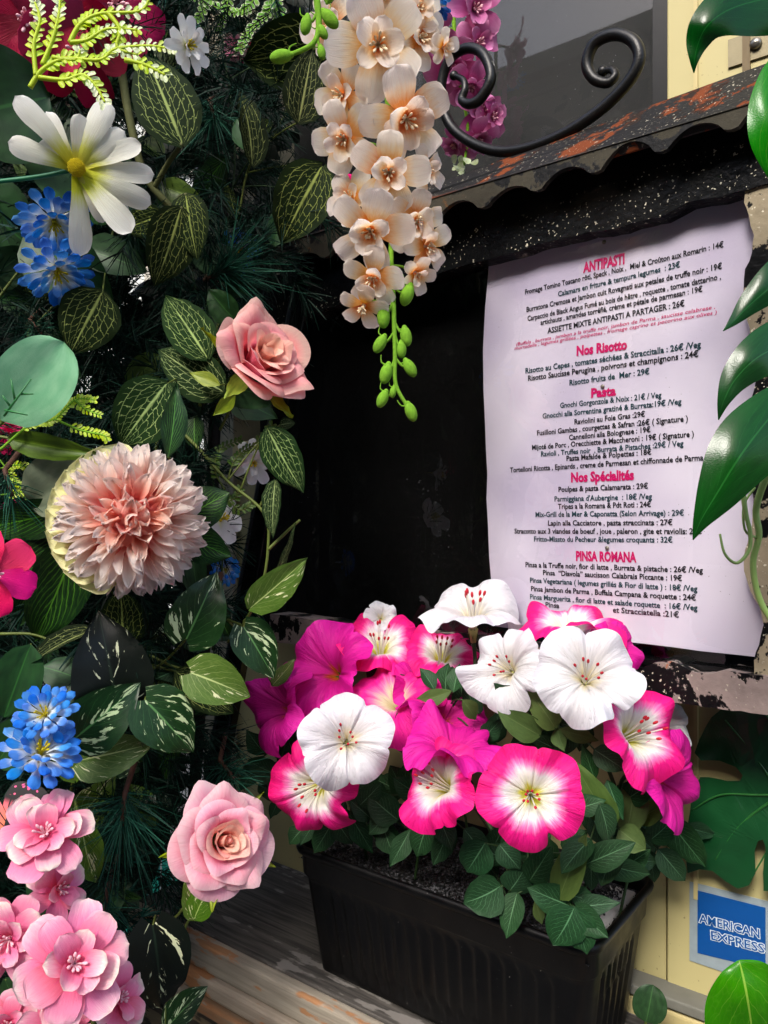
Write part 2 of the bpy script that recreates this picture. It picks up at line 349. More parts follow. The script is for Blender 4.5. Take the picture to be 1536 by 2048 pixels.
def L_(base, tip, width, Y, kind='ovate', mat='fit', **k): return dict(base=base, tip=tip, width=width, Y=Y, kind=kind, mat=mat, **k)

def plate_mesh(name, outline, N, c, thick, mat, seg=None):
    """outline in photo pixels on the plane N.p=c, given real thickness behind it"""
    P = [onp(x, y, N, c) for x, y in outline]; bm = bmesh.new()
    vs_ = [bm.verts.new(p) for p in P]; f = bm.faces.new(vs_); bm.normal_update()
    if f.normal.dot(N) < 0: f.normal_flip()
    r = bmesh.ops.extrude_face_region(bm, geom=[f]); nv_ = [e for e in r['geom'] if isinstance(e, bmesh.types.BMVert)]
    bmesh.ops.translate(bm, verts=vs_, vec=-N*thick) if 0 else bmesh.ops.translate(bm, verts=nv_, vec=N*0)
    for v_ in vs_: v_.co -= N*thick
    bmesh.ops.recalc_face_normals(bm, faces=bm.faces)
    bmesh.ops.triangulate(bm, faces=[f_ for f_ in bm.faces if len(f_.verts) > 4])
    me = bpy.data.meshes.new(name); bm.to_mesh(me); bm.free(); me.materials.append(mat); return me
def wob(pts, step=14, amp=2.2, seed=1, closed=True):
    """hand-made edge: outline with small irregularities"""
    q = random.Random(seed); out = []; n = len(pts)
    for i in range(n if closed else n-1):
        a = pts[i]; b = pts[(i+1) % n]; d = math.hypot(b[0]-a[0], b[1]-a[1]); k = max(1, int(d/step))
        for j in range(k):
            t = j/k; out.append((a[0]+(b[0]-a[0])*t+(q.uniform(-amp, amp) if j else 0), a[1]+(b[1]-a[1])*t+(q.uniform(-amp, amp) if j else 0)))
    return out
def wbox(name, s0, s1, o0, o1, z0, z1, mat, parent=None, N=NW, c=CW, D=DW):
    ctr = N*c+D*((s0+s1)/2)+N*((o0+o1)/2)+V((0, 0, (z0+z1)/2))
    me = Geo().box(ctr, (D, N, AX[2]), ((s1-s0)/2, (o1-o0)/2, (z1-z0)/2)).mesh(name, mat, False)
    return O(name, me, parent)
def scoord(px, N=NW, c=CW, D=DW): return (onp(px, 1024, N, c)).dot(D)
#MARK_STRUCT
def WO(name, mesh, parent, label=None):
    """a part whose mesh is written in world coordinates, under a root that stands elsewhere"""
    return O(name, mesh, parent, MX.Translation(-parent.location) if parent is not None and parent.type == 'EMPTY' else MX.Identity(4), label)
def wb(name, s0, s1, o0, o1, z0, z1, mat, parent, N=NW, c=CW, D=DW, bev=0):
    ctr = N*c+D*((s0+s1)/2)+N*((o0+o1)/2)+V((0, 0, (z0+z1)/2))
    me = Geo().box(ctr, (D, N, AX[2]), ((s1-s0)/2, (o1-o0)/2, (z1-z0)/2)).mesh(name, mat, False)
    o = WO(name, me, parent)
    if bev:
        b = o.modifiers.new('bevel', 'BEVEL'); b.width = bev; b.segments = 3
    return o
# ================================================================ SETTING
GZ = -1.45
def paving():
    s = NT('stone_paving'); g = s.geo(); br = s.n('TexBrick', 0, {'Vector': g, 'Scale': 1.0, 'Brick Width': .6, 'Row Height': .4, 'Mortar Size': .008, 'Color1': lin('#4a4a4a'), 'Color2': lin('#545352'), 'Mortar': lin('#2b2b2b')})
    return s.fin(s.mix(s.rng(s.noise(2, g, 4), .3, .7, 0, .5), br, '#3c3c3c'), .8, s.bump(s.noise(60, g, 4), .3, .002), .3)
struct('ground', mk_mesh('ground', [(-80, -80, GZ), (80, -80, GZ), (80, 80, GZ), (-80, 80, GZ)], [(0, 1, 2, 3)], paving(), None, False))
def wallpaint(name, c):
    s = NT(name); g = s.geo(); cl = lin(c)
    col = s.mix(s.rng(s.noise(3, g, 5), .35, .7, 0, .5), cl, tuple(x*.8 for x in cl[:3])+(1,))
    col = s.mix(s.rng(s.noise(230, g, 2), .70, .76, 0, .6), col, '#6a5a3a')
    return s.fin(col, .5, s.bump(s.noise(40, g, 3), .15, .001), .4)
cream = wallpaint('cream_paint', '#b8ad7a'); cream2 = wallpaint('cream_trim_paint', '#c2b27c')
def glassmat(name, dust=.5):
    s = NT(name); g = s.geo()
    fr = s.mth('MULTIPLY', s.n('Fresnel', 0, {0: 1.5}), s.mth('SUBTRACT', 1, s.n('NewGeometry', 6))); gl = s.n('BsdfGlossy', 0, {0: (1, 1, 1, 1), 1: .015}); tr = s.n('BsdfTransparent', 0)
    sh = s.n('MixShader', 0, {0: fr, 1: tr, 2: gl})
    sp = s.mth('MULTIPLY', s.rng(s.noise(420, g, 1), .76, .79), s.rng(s.noise(9, g, 3), .5, .65))
    scr = s.rng(s.n('TexVoronoi', 0, {'Vector': s.n('VectorMath', 0, {0: g, 1: (60, 60, 4)}, operation='MULTIPLY'), 'Scale': 1.0}, feature='DISTANCE_TO_EDGE'), 0, .006, .06, 0)
    df = s.n('BsdfDiffuse', 0, {0: (.6, .6, .62, 1)})
    s.t.links.new(s.n('MixShader', 0, {0: s.mth('MULTIPLY', s.mth('ADD', sp, s.mth('MULTIPLY', scr, s.rng(s.noise(3, g, 2), .55, .7))), dust), 1: sh, 2: df}), s.o.inputs[0]); return s.m
glass = glassmat('window_glass', .8); glass2 = glassmat('case_glass', .5)
def black(name, c='#050506', r=.5): return flat_mat(name, c, r, .5, nsc=30, var=.4, bmp=.1)
sR = scoord(1336); sL = scoord(436); sE = scoord(2300)

wall = thing('shop_wall', 'cream painted shop front wall behind the menu case and planter', 'wall', onp(1340, 2048, NW, CW))
wb('lower_wall', sL, sR-.002, -.16, 0, GZ, .085, cream, wall)
wb('pier', sR, sE, -.16, .004, GZ, 2.6, cream, wall, bev=.002)
wb('pier_strip', sR+.028, sR+.032, .004, .0075, -.40, .9, cream2, wall)
wb('skirting', sR-.3, sE, .0, .028, -.70, -.512, cream2, wall, bev=.004)
wb('ledge', sR-.3, sE, .001, .032, -.508, -.497, flat_mat('grey_worn_ledge', '#77766c', .7, .3), wall, bev=.002)
wb('corner_post', sL-.03, sL+.045, -.165, .006, GZ, 2.6, flat_mat('rusty_cream_post', '#b3aa8e', .6, .4, nsc=18, var=.5), wall, bev=.003)
wb('window_sill', sL+.046, sR-.002, -.05, .012, .0855, .11, cream2, wall, bev=.003)
br = thing('door_hardware', 'small worn metal bracket with a round bolt on the cream pier at top right', 'bracket', onp(1490, 90, NW, CW))
# bracket
q0 = onp(1500, 95, NW, CW+.0045)
WO('plate', Geo().box(q0, (DW, NW, AX[2]), (.020, .002, .014)).mesh('plate', flat_mat('worn_bracket', '#8b8163', .5, .5, .3), False), br)
WO('bolt', Geo().ell(q0+NW*.004+DW*.006, (DW, AX[2], NW), (.006, .006, .004)).mesh('bolt', flat_mat('bolt_metal', '#8f8a80', .3, .5, .8)), br)
wb('strap', sR+.075, sR+.082, .0042, .009, .35, .62, flat_mat('brown_strap', '#6d5a36', .6), br)

win = thing('shop_window', 'large dark shop window reflecting the street, above and behind the menu case', 'window', onp(1100, 400, NW, CW))
wb('pane', sL+.046, sR-.002, -.035, -.03, .11, 2.6, glass, win)
wb('dark_room_sheet', sL+.046, sR-.002, -.14, -.13, .11, 2.6, black('dark_interior', '#0b0d0c', .8), win)  # black sheet added behind the pane in place of the unlit room
wb('frame_stile', sR-.02, sR-.0025, -.055, -.012, .11, 2.6, black('black_window_frame', '#08090a', .3), win)

# --- wooden sill (profile along the wall)
def wood(name, a_, b_, c_=None, cov=.5, sc=1.0):
    s = NT(name); g = s.geo(); d = s.n('VectorRotate', 0, {0: g, 3: R(36.87)}, rotation_type='Z_AXIS')
    st = s.n('VectorMath', 0, {0: d, 1: (7*sc, 160*sc, 160*sc)}, operation='MULTIPLY')
    n1 = s.noise(1, st, 6, .65, .4); n2 = s.noise(14, g, 5, .6)
    col = s.mix(s.rng(n1, .3, .7), a_, b_)
    if c_:
        wv = s.noise(1, s.n('VectorMath', 0, {0: d, 1: (9, 45, 45)}, operation='MULTIPLY'), 4)
        col = s.mix(s.rng(s.mth('ADD', s.mth('MULTIPLY', n2, .4), s.mth('MULTIPLY', wv, .7)), 1.02-cov, 1.06-cov), col, c_)
    return s.fin(col, .72, s.bump(n1, .5, .0012), .3)
sill = thing('wooden_sill', 'weathered dark wooden sill with worn orange edge under the planter', 'sill', V((-.1, .93, -.56)))
sS = onp(290, 1800, NW, CW).dot(DW); s0 = V((-.335, 1.054, 0)).dot(DW); s1 = sE
wb('board', s0, s1, 0.001, .193, -.56, -.53, wood('dark_weathered_board', '#2b2927', '#57534e', '#77736e', .42), sill, bev=.002)
wb('lip', s0, s1, .1935, .213, -.565, -.5315, wood('grey_lip', '#a39a8a', '#857c6e', '#a07450', .44), sill, bev=.004)
wb('moulding', s0, s1, .19, .222, -.588, -.5655, wood('orange_lip', '#8f8272', '#a99c8a', '#a4734c', .47), sill, bev=.006)
wb('bead', s0, s1, .19, .230, -.604, -.5885, wood('bead_wood', '#9a6a44', '#7d6a54', '#8a8172', .46), sill, bev=.005)
wb('apron', s0, s1, .05, .205, -1.1, -.6045, wood('apron_wood', '#6b5f4c', '#8a7a5c', '#3f3830', .52), sill, bev=.002)

# --- street opposite (seen in the glass) and down the road (seen through the garland)
def facade(name, label, N, c, D, s0, s1, h, col, nwin, floors, par_dark='#3a3733'):
    b = thing(name, label, 'building', N*c+D*((s0+s1)/2)+V((0, 0, GZ)))
    m = wallpaint(name+'_paint', col); wbk = dict(N=N, c=c, D=D)
    wb('wall', s0, s1, -4, 0, GZ, h, m, b, **wbk)
    wb('cornice', s0-.1, s1+.1, .001, .28, h-.5, h-.2, m, b, **wbk)
    g1 = flat_mat(name+'_shutter', '#4a5552', .5); step = (s1-s0)/nwin; gm = flat_mat(name+'_glass', '#0c1013', .08, .5)
    fh = (h-GZ-.7)/floors
    for f in range(floors):
        wb('string_course', s0, s1, .001, .09, GZ+f*fh-.1+fh, GZ+f*fh+fh+.02, m, b, **wbk)
        for i in range(nwin):
            c0 = s0+(i+.5)*step; z0 = GZ+f*fh+.5
            w_ = wb('window', c0-.5, c0+.5, .002, .06, z0, z0+fh*.6, flat_mat('window_trim', '#b8b2a2', .6) if 'window_trim' not in bpy.data.materials else bpy.data.materials['window_trim'], b, **wbk)
            wb('pane', c0-.42, c0+.42, .061, .07, z0+.08, z0+fh*.6-.08, gm, w_, **wbk)
    return b
facade('opposite_house', 'beige house across the street, seen only as a reflection in the glass', -NW, -11.2, -DW, -30, 24, 8.4, '#7d7458', 22, 3)
facade('backdrop_house', 'pale backdrop house added down the street, brightening the gaps in the garland', V((.25, -.97, 0)).normalized(), -11.5, V((.97, .25, 0)).normalized(), -14, 1.0, 8, '#c9cdc9', 7, 3)  # pale backdrop added so the gaps in the garland look bright
# dark trees added behind the viewer to darken the reflection in the glass
def crown_mesh():
    g = Geo(); q = random.Random(3); 
    for i in range(7000):
        a = V((q.gauss(0, 1), q.gauss(0, 1), q.gauss(0, 1))).normalized()*(q.random()**.4)
        lump = 1+.25*math.sin(a.x*5+1)*math.cos(a.y*6)+.15*math.sin(a.z*9)
        p = V((a.x*1.5, a.y*1.5, a.z*1.5))*lump; d = V((q.gauss(0, 1), q.gauss(0, 1), q.gauss(0, 1))).normalized(); e = d.orthogonal().normalized(); h = d.cross(e)
        s_ = q.uniform(.035, .09); g.add([p-e*s_, p-h*s_*.6, p+e*s_, p+h*s_*.6], [(0, 1, 2, 3)])
    return g.mesh('crown', flat_mat('street_tree_leaf', '#1c2c12', .6), False)
crm = crown_mesh(); trm = Geo().tube(spline([(0, 0, 0), (.05, 0, 1.2), (0, .05, 2.6)], 6), .13, .07, 9).mesh('trunk', flat_mat('bark', '#3a3026', .9))
for i, (s_, o_, lab) in enumerate([(-9.4, 8.2, 'first'), (-7.2, 8.8, 'second'), (-5.0, 8.1, 'third'), (-2.8, 8.7, 'fourth'), (-.4, 8.4, 'fifth')]):
    p = NW*CW+DW*s_+NW*o_; p.z = GZ
    t = thing('added_tree', 'dark leafy tree added behind the viewer, %s of the row reflected in the glass' % lab, 'tree', p, group='trees added across the road')
    t.rotation_euler.z = i*1.7
    O('trunk', trm, t); O('crown', crm, t, Tr(0, 0, 4.0+.3*(i % 2)) @ S(1.5, 1.5, 1.35))
# teal awning down the street
aw = thing('teal_awning', 'teal green shop awning down the street, top centre left', 'awning', at(470, 30, 3.4))
ap = [at(300, -260, 3.6), at(720, -260, 3.6), at(720, 150, 3.2), at(300, 150, 3.2)]
g = Geo(); g.add(ap, [(0, 1, 2, 3)]); mo = WO('canvas', g.mesh('canvas', flat_mat('teal_canvas', '#0d7d72', .8), False), aw)
sm = mo.modifiers.new('solid', 'SOLIDIFY'); sm.thickness = .01
WO('valance_bar', Geo().tube([at(290, 152, 3.2), at(730, 152, 3.2)], .014).mesh('valance_bar', flat_mat('orange_bar', '#c98a3c', .5)), aw)
for i, xx in enumerate((436, 470, 497)):
    WO('strut', Geo().tube([at(xx, 95-i*4, 3.1), at(xx-26, 170, 3.1)], .012).mesh('strut', bpy.data.materials['orange_bar']), aw)
# low teal planter box / screen seen at the foot of the garland
tb = thing('teal_screen', 'teal slatted screen behind the foot of the garland, bottom left', 'screen', at(250, 2100, 1.6))
for i in range(9):
    WO('slat', Geo().box(at(190+i*24, 1960, 1.6), (V((1, 0, 0)), V((0, 1, 0)), AX[2]), (.009, .006, .28)).mesh('slat', flat_mat('teal_slat', '#1f9c8c', .6) if i == 0 else bpy.data.materials['teal_slat'], False), tb)

# ================================================================ MENU CASE
def worn(name, thr=.5, pale='#8f8a80', rust='#7a3410', rthr=.6, spk=.5, blackc='#0a0b0c', rust2='#a8561a', rg0=.3):
    s = NT(name); g = s.geo(); n1 = s.noise(16, g, 6, .65, .3); n2 = s.noise(26, s.n('VectorMath', 0, {0: g, 1: (3, 1, 5)}, operation='ADD'), 6, .7, .5); n3 = s.noise(70, g, 4)
    met = s.mix(n3, pale, tuple(x*.45 for x in lin(pale)[:3])+(1,))
    mr = s.mix(s.rng(n2, rthr, rthr+.06), met, s.mix(s.noise(45, g, 5), rust, rust2))
    k = s.rng(s.mth('ADD', n1, s.mth('MULTIPLY', s.mth('SUBTRACT', n3, .5), .3)), thr, thr+.02)
    col = s.mix(k, blackc, mr)
    sp = s.mth('MULTIPLY', s.rng(s.noise(330, g, 1.5), .665, .69), s.mth('MULTIPLY', s.rng(s.noise(14, g, 3), .40, .58, 0, 1), spk))
    col = s.mix(sp, col, '#cfc9b4')
    rg = s.mth('ADD', s.mth('MULTIPLY', k, .35), rg0)
    bm_ = s.bump(s.noise(180, g, 3), .5, .0012, s.bump(k, -.8, .0012))
    return s.fin(col, rg, bm_, .28)
m_rail = worn('speckled_black_paint', .69, '#a29c8c', '#8a3f12', .62, 1.0)
m_hood = worn('rusty_hood_paint', .53, '#2a1b12', '#5e2a0e', .46, .6, '#0d0b0a', '#6e3413', .6)
m_fasc = worn('peeling_grey_fascia', .44, '#454136', '#4c3420', .62, .2, '#0d0d0d', '#6a4a22', .5)
m_side = worn('peeling_pale_paint', .47, '#a1947a', '#8a4a18', .66, .9)
m_bot = worn('peeling_lower_paint', .50, '#9a8a84', '#8a4a1e', .60, 1.0)
case = thing('menu_case', 'rusty black wall case holding the menu behind glass, under a scalloped hood', 'menu case', onp(1500, 1430, NM, CM))
WO('backboard', plate_mesh('backboard', [(520, 560), (1640, 230), (1640, 1440), (520, 1262)], NM, CM-.035, .03, flat_mat('black_backboard', '#020202', .9, .1, nsc=30, var=.4, bmp=.1)), case)
case_glass = WO('glass_pane', plate_mesh('glass_pane', [(545, 600), (1545, 330), (1545, 1395), (545, 1255)], NM, CM, .003, glass2), case)
WO('header_board', plate_mesh('header_board', [(560, 488), (1660, 110), (1660, 330), (560, 600)], NM, CM+.004, .03, black('header_shadow_black', '#060607', .45)), case)  # upper body of the case, blackened to give the shadow gap under the hood
bot = [(1006, 510), (975, 519), (930, 530), (880, 546), (800, 572), (700, 603), (555, 650)]
topw = [(1490, 380), (1470, 384), (1440, 394), (1405, 398), (1375, 404), (1350, 418), (1322, 433), (1290, 440), (1262, 446), (1240, 455), (1205, 462), (1175, 464), (1150, 472), (1120, 478), (1080, 486), (1045, 500)]
o = WO('top_rail', plate_mesh('top_rail', wob([(555, 574), (700, 530), (960, 452), (1240, 356), (1536, 262), (1660, 222), (1660, 330)]+topw+bot, 16, 1.5, 3), NM, CM+.016, .03, m_rail), case)
sidew = [(1490, 374), (1488, 405), (1498, 432), (1508, 470), (1504, 505), (1490, 538), (1486, 590), (1494, 640), (1508, 700), (1512, 760), (1502, 800), (1492, 840), (1496, 920), (1506, 990), (1504, 1050), (1490, 1100), (1488, 1142), (1500, 1180), (1520, 1215), (1527, 1250), (1518, 1290), (1508, 1320), (1508, 1352)]
WO('side_rail', plate_mesh('side_rail', wob([(1660, 320)]+sidew+[(1660, 1372)], 14, 1.6, 5), NM, CM+.013, .03, m_side), case)
WO('bottom_rail', plate_mesh('bottom_rail', wob([(540, 1228), (800, 1262), (1100, 1300), (1285, 1336), (1308, 1326), (1345, 1322), (1368, 1334), (1392, 1346), (1425, 1347), (1452, 1340), (1506, 1350), (1660, 1368), (1660, 1452), (1536, 1430), (1285, 1398), (900, 1336), (540, 1282)], 18, 1.4, 7), NM, CM+.018, .034, m_bot), case)
WO('inner_ledge', plate_mesh('inner_ledge', [(560, 1240), (1540, 1345), (1540, 1362), (560, 1256)], NM, CM+.008, .02, black('ledge_black', '#08090a', .25)), case)
# hood: sloping board and scalloped fascia
cb, cf = CM-.02, CM+.050
hp = [onp(545, 487, NM, cb), onp(1680, 74, NM, cb), onp(1680, 152, NM, cf), onp(545, 492, NM, cf)]
hn = (hp[1]-hp[0]).cross(hp[3]-hp[0]).normalized(); hn = hn if hn.y < 0 else -hn
g = Geo(); g.add(hp+[p-hn*.012 for p in hp], [(0, 1, 2, 3), (4, 5, 6, 7), (0, 1, 5, 4), (1, 2, 6, 5), (2, 3, 7, 6), (3, 0, 4, 7)])
hb = WO('hood_board', g.mesh('hood_board', m_hood, False), case); b = hb.modifiers.new('bevel', 'BEVEL'); b.width = .0015; b.segments = 2
tips = [545, 640, 740, 850, 955, 1062, 1177, 1309, 1449, 1600, 1700]
def tipy(x): return 345-(x-1177)*.315
sc = []
qs = random.Random(8)
for a_, b_ in zip(tips[:-1], tips[1:]):
    wd = (b_-a_); amp_ = qs.uniform(26, 38)
    for k in range(11):
        t = k/11; x = a_+wd*t
        dip = 0 if t < .22 else amp_*(wd/140)*math.sin(math.pi*(t-.22)/.78)**.7
        sc.append((x, tipy(x)-dip+(4*math.sin(t/.22*math.pi) if t < .22 else 0)))
WO('fascia', plate_mesh('fascia', [(1700, 147), (545, 493)]+sc, NM, cf, .006, m_fasc), case)

# ---- the menu sheet
CP = CM-.006
def papermat():
    s = NT('laminated_paper'); g = s.geo()
    n = s.noise(12, g, 4)
    return s.fin(s.mix(s.rng(s.noise(6, g, 2), .35, .65), '#aca4ba', '#cac4d2'), .32, s.bump(s.noise(5, g, 2), .25, .01), .4)
pap = [(978, 523), (1000, 505), (1100, 475), (1250, 430), (1400, 380), (1530, 345), (1532, 1316), (1400, 1302), (1285, 1287), (1130, 1270), (988, 1252), (984, 1180), (976, 1050), (972, 900), (967, 780), (966, 700), (970, 620), (975, 565)]
menu = thing('menu_sheet', 'white laminated Italian menu with pink headings behind the case glass', 'menu', onp(990, 1250, NM, CP))
WO('sheet', plate_mesh('sheet', wob(pap, 45, 2.2, 11), NM, CP, .0012, papermat()), menu)
INK = {'k': '#151318', 't': '#173840', 'm': '#b8085a'}
inkm = {k: flat_mat('ink_'+k, c, .5, .3, var=.1, bmp=0) for k, c in INK.items()}
def text_mesh(txt, bold):
    cu = bpy.data.curves.new('t', 'FONT'); cu.body = txt; cu.size = 1; cu.resolution_u = 2; cu.offset = bold; cu.fill_mode = 'FRONT'
    ob = bpy.data.objects.new('t', cu); me = bpy.data.meshes.new_from_object(ob); bpy.data.objects.remove(ob); bpy.data.curves.remove(cu)
    n = len(me.vertices); a = np.empty(n*3, dtype=np.float32); me.vertices.foreach_get('co', a); a = a.reshape(-1, 3)
    return me, a
def print_text(name, txt, x0, y0, x1, y1, cap, mat, N, c, parent, bold=.018, slant=0, arc=0, norm=False):
    A = onp(x0, y0, N, c); B = onp(x1, y1, N, c); ln = (B-A).length; xd = (B-A)/ln; yd = N.cross(xd); yd = yd if yd.z > 0 else -yd
    me, a = text_mesh(txt, bold); a0 = text_mesh(txt, 0)[1] if norm else a; mn = a0[:, 0].min(); w_ = a0[:, 0].max()-mn; a[:, 0] -= mn
    cm_ = cap*((A.y+B.y)/2)/F/.70
    X = a[:, 0]/w_*ln+slant*a[:, 1]*cm_; Y_ = a[:, 1]*cm_+arc*cap*.0004*np.sin(a[:, 0]/w_*math.pi)
    P = np.array(A)[None, :]+X[:, None]*np.array(xd)+Y_[:, None]*np.array(yd)
    me.vertices.foreach_set('co', P.astype(np.float32).ravel()); me.materials.clear(); me.materials.append(mat); me.update(); me.name = name
    return WO(name, me, parent)
LINES = [
 ('ANTIPASTI', 1166, 545, 1249, 527, 21, 'm'), ('Fromage Tomino Toscano rôti, Speck , Noix ,  Miel & Croûton aux Romarin : 14€', 1050, 589, 1447, 494, 12, 'k'),
 ('Calamars en friture & tempura legumes  : 23€', 1116, 593, 1360, 534, 12, 't'), ('Burratona Cremosa et Jambon cuit Rovagnati aux petales de truffe noir : 19€', 1053, 624, 1444, 537, 12, 'k'),
 ('Carpaccio de Black Angus Fumé au bois de hêtre , roquette , tomate datterino ,', 1055, 642, 1442, 558, 12, 'k'), ('artichauts , amandes torréfié, crème et pétale de parmesan : 19€', 1081, 650, 1405, 583, 12, 'k'),
 ('ASSIETTE MIXTE ANTIPASTI A PARTAGER : 26€', 1095, 667, 1369, 612, 13, 'k'), ('(Buffala , burrata , jambon a la truffe noir, jambon de Parma , saucisse calabrese ,', 1032, 692, 1430, 617, 10, 'm'),
 ('mortadella , legumes grillées , polpettes , fromage caprino et pecorino aux olives )', 1029, 700, 1433, 628, 10, 'm'), ('Nos Risotto', 1153, 711, 1254, 698, 20, 'm'),
 ('Risotto au Cepes , tomates séchées & Straccitalla : 26€ /Veg', 1051, 747, 1402, 694, 13, 't'), ('Risotto Saucisse Perugina , poivrons et champignons : 24€', 1056, 762, 1397, 713, 13, 'k'),
 ('Risotto fruits de  Mer : 29€', 1139, 771, 1299, 748, 13, 't'), ('Pasta', 1182, 795, 1232, 790, 19, 'm'),
 ('Gnochi Gorgonzola & Noix : 21€ / Veg', 1120, 816, 1323, 795, 12, 't'), ('Gnocchi alla Sorrentina gratiné & Burrata:19€ /Veg', 1085, 837, 1363, 808, 12, 't'),
 ('Raviolini au Foie Gras :29€', 1149, 849, 1290, 833, 12, 'k'), ('Fusilloni Gambas , courgettes & Safran :26€ ( Signature )', 1074, 871, 1376, 842, 12, 'k'),
 ('Cannelloni alla Bolognese : 19€', 1138, 880, 1301, 864, 12, 'k'), ('Mijoté de Porc , Orecchiette & Maccheroni : 19€ ( Signature )', 1064, 900, 1388, 873, 12, 'k'),
 ('Ravioli , Truffes noir  , Burrata & Pistaches :29€ / Veg', 1082, 913, 1367, 892, 12, 't'), ('Pasta Mafalde & Polpettes : 18€', 1133, 922, 1303, 909, 12, 'k'),
 ('Tortelloni Ricotta , Epinards , creme de Parmesan et chiffonnade de Parma :', 1020, 945, 1414, 920, 12, 'k'), ('Nos Spécialités', 1142, 964, 1268, 959, 20, 'm'),
 ('Poulpes & pasta Calamarata : 29€', 1117, 984, 1296, 977, 12, 'k'), ("Parmiggiana d'Aubergine  : 18€ /Veg", 1109, 1003, 1304, 998, 12, 't'), ('Tripes a la Romana & Pdt Roti : 24€', 1116, 1018, 1302, 1014, 12, 'k'),
 ('Mix-Grill de la Mer & Caponatta (Selon Arrivage) : 29€', 1071, 1034, 1368, 1031, 12, 't'), ('Lapin alla Cacciatore , pasta straccinata : 27€', 1096, 1051, 1345, 1050, 12, 'k'),
 ('Stracotto aux 3 viandes de boeuf , joue , paleron , gite et raviolis: 26€', 1029, 1067, 1404, 1068, 12, 'k'), ('Fritto-Missto du Pecheur &legumes croquants : 32€', 1068, 1083, 1345, 1085, 12, 't'),
 ('PINSA ROMANA', 1152, 1121, 1273, 1124, 20, 'm'), ('Pinsa a la Truffe noir, fior di latte , Burrata & pistache : 26€ /Veg', 1051, 1134, 1406, 1146, 12, 'k'),
 ('Pinsa  “Diavola” saucisson Calabrais Piccante : 19€', 1086, 1150, 1364, 1162, 12, 'k'), ('Pinsa Vegetariana ( legumes grillés & Fior di latte ) : 18€ /Veg', 1060, 1165, 1395, 1183, 12, 't'),
 ('Pinsa Jambon de Parma , Buffala Campana & roquette : 24€', 1062, 1182, 1392, 1201, 12, 'k'), ('Pinsa Marguerita , fior di latte et salade roquette  : 16€ /Veg', 1060, 1198, 1395, 1221, 12, 't'),
 ('Pinsa                          et Stracciatella :21€', 1091, 1214, 1358, 1235, 12, 'k')]
for tx, x0, y0, x1, y1, cap, ik in LINES:
    hd = ik == 'm' and cap > 15
    print_text('heading' if hd else 'text_line', tx, x0, y0, x1, y1, (cap*.95 if hd else cap*.9 if cap > 10 else 7.4), inkm[ik], NM, CP+.0006, menu, .045 if hd else (.024 if ik != 'm' else .006), .2 if cap == 10 else 0)
for i, (x, y) in enumerate(((1208, 484), (1205, 773), (1214, 1096))):
    p = onp(x, y, NM, CP+.001)
    o = O('menu_pin', Geo().ell((0, 0, 0), AX, (.0022, .0022, .0012)).mesh('menu_pin', flat_mat('pin_metal', '#8a8478', .35, .5, .7) if i == 0 else bpy.data.materials['pin_metal']), None, frame(p, NM))
    tag(o, ['small metal pin above the ANTIPASTI heading', 'small metal pin above the Pasta heading', 'small metal pin above the PINSA ROMANA heading'][i], 'pin')
# leaning black post
ps = thing('black_post', 'slim glossy black post leaning beside the case, left of the dark glass', 'post', at(432, 1580, 1.10))
P0, P1 = at(648, 372, 1.02), at(428, 1590, 1.08); ax = (P1-P0).normalized(); xx = NM.cross(ax).normalized()
o = WO('bar', Geo().box((P0+P1)/2, (xx, NM, ax), (.0145, .008, (P1-P0).length/2)).mesh('bar', flat_mat('gloss_black_bar', '#060708', .15, .6, var=.1, bmp=.02), False), ps)
b = o.modifiers.new('bevel', 'BEVEL'); b.width = .003; b.segments = 3
o = WO('edge_trim', Geo().box((P0+P1)/2-xx*.0168, (xx, NM, ax), (.0012, .0095, (P1-P0).length/2*.99)).mesh('edge_trim', flat_mat('steel_trim', '#6f767c', .3, .5, .9), False), ps)
# wrought iron scroll
px = [(908, 151), (926, 160), (930, 178), (924, 200), (940, 208), (962, 196), (982, 154), (966, 108), (932, 97), (896, 124), (882, 186), (898, 246), (937, 282), (992, 302), (1053, 297), (1123, 270), (1193, 226), (1252, 170), (1278, 122), (1268, 84), (1230, 69), (1190, 86), (1174, 126), (1186, 156), (1214, 166), (1230, 152), (1224, 140), (1206, 142)]
pts = spline([onp(x, y, NM, CM-.02+(.004*math.sin(i*.4))) for i, (x, y) in enumerate(px)], 8)
sco = thing('iron_scroll', 'curled black wrought iron scroll standing on the menu case hood', 'scroll', onp(1050, 300, NM, CM-.02))
g = Geo(); n = len(pts)
g.tube(pts, lambda k: .0032+.0028*min(1, 6*min(k, 1-k)), None, 10)
o = WO('scroll_bar', g.mesh('scroll_bar', flat_mat('wrought_iron', '#070708', .4, .4, nsc=90, var=.6, bmp=.5)), sco)
g = Geo(); g.ell(pts[0], AX, (.0055, .005, .0055)); WO('curl_end', g.mesh('curl_end', bpy.data.materials['wrought_iron']), sco); g = Geo(); g.ell(pts[-1], AX, (.0055, .005, .0055)); WO('curl_end', g.mesh('curl_end', bpy.data.materials['wrought_iron']), sco)

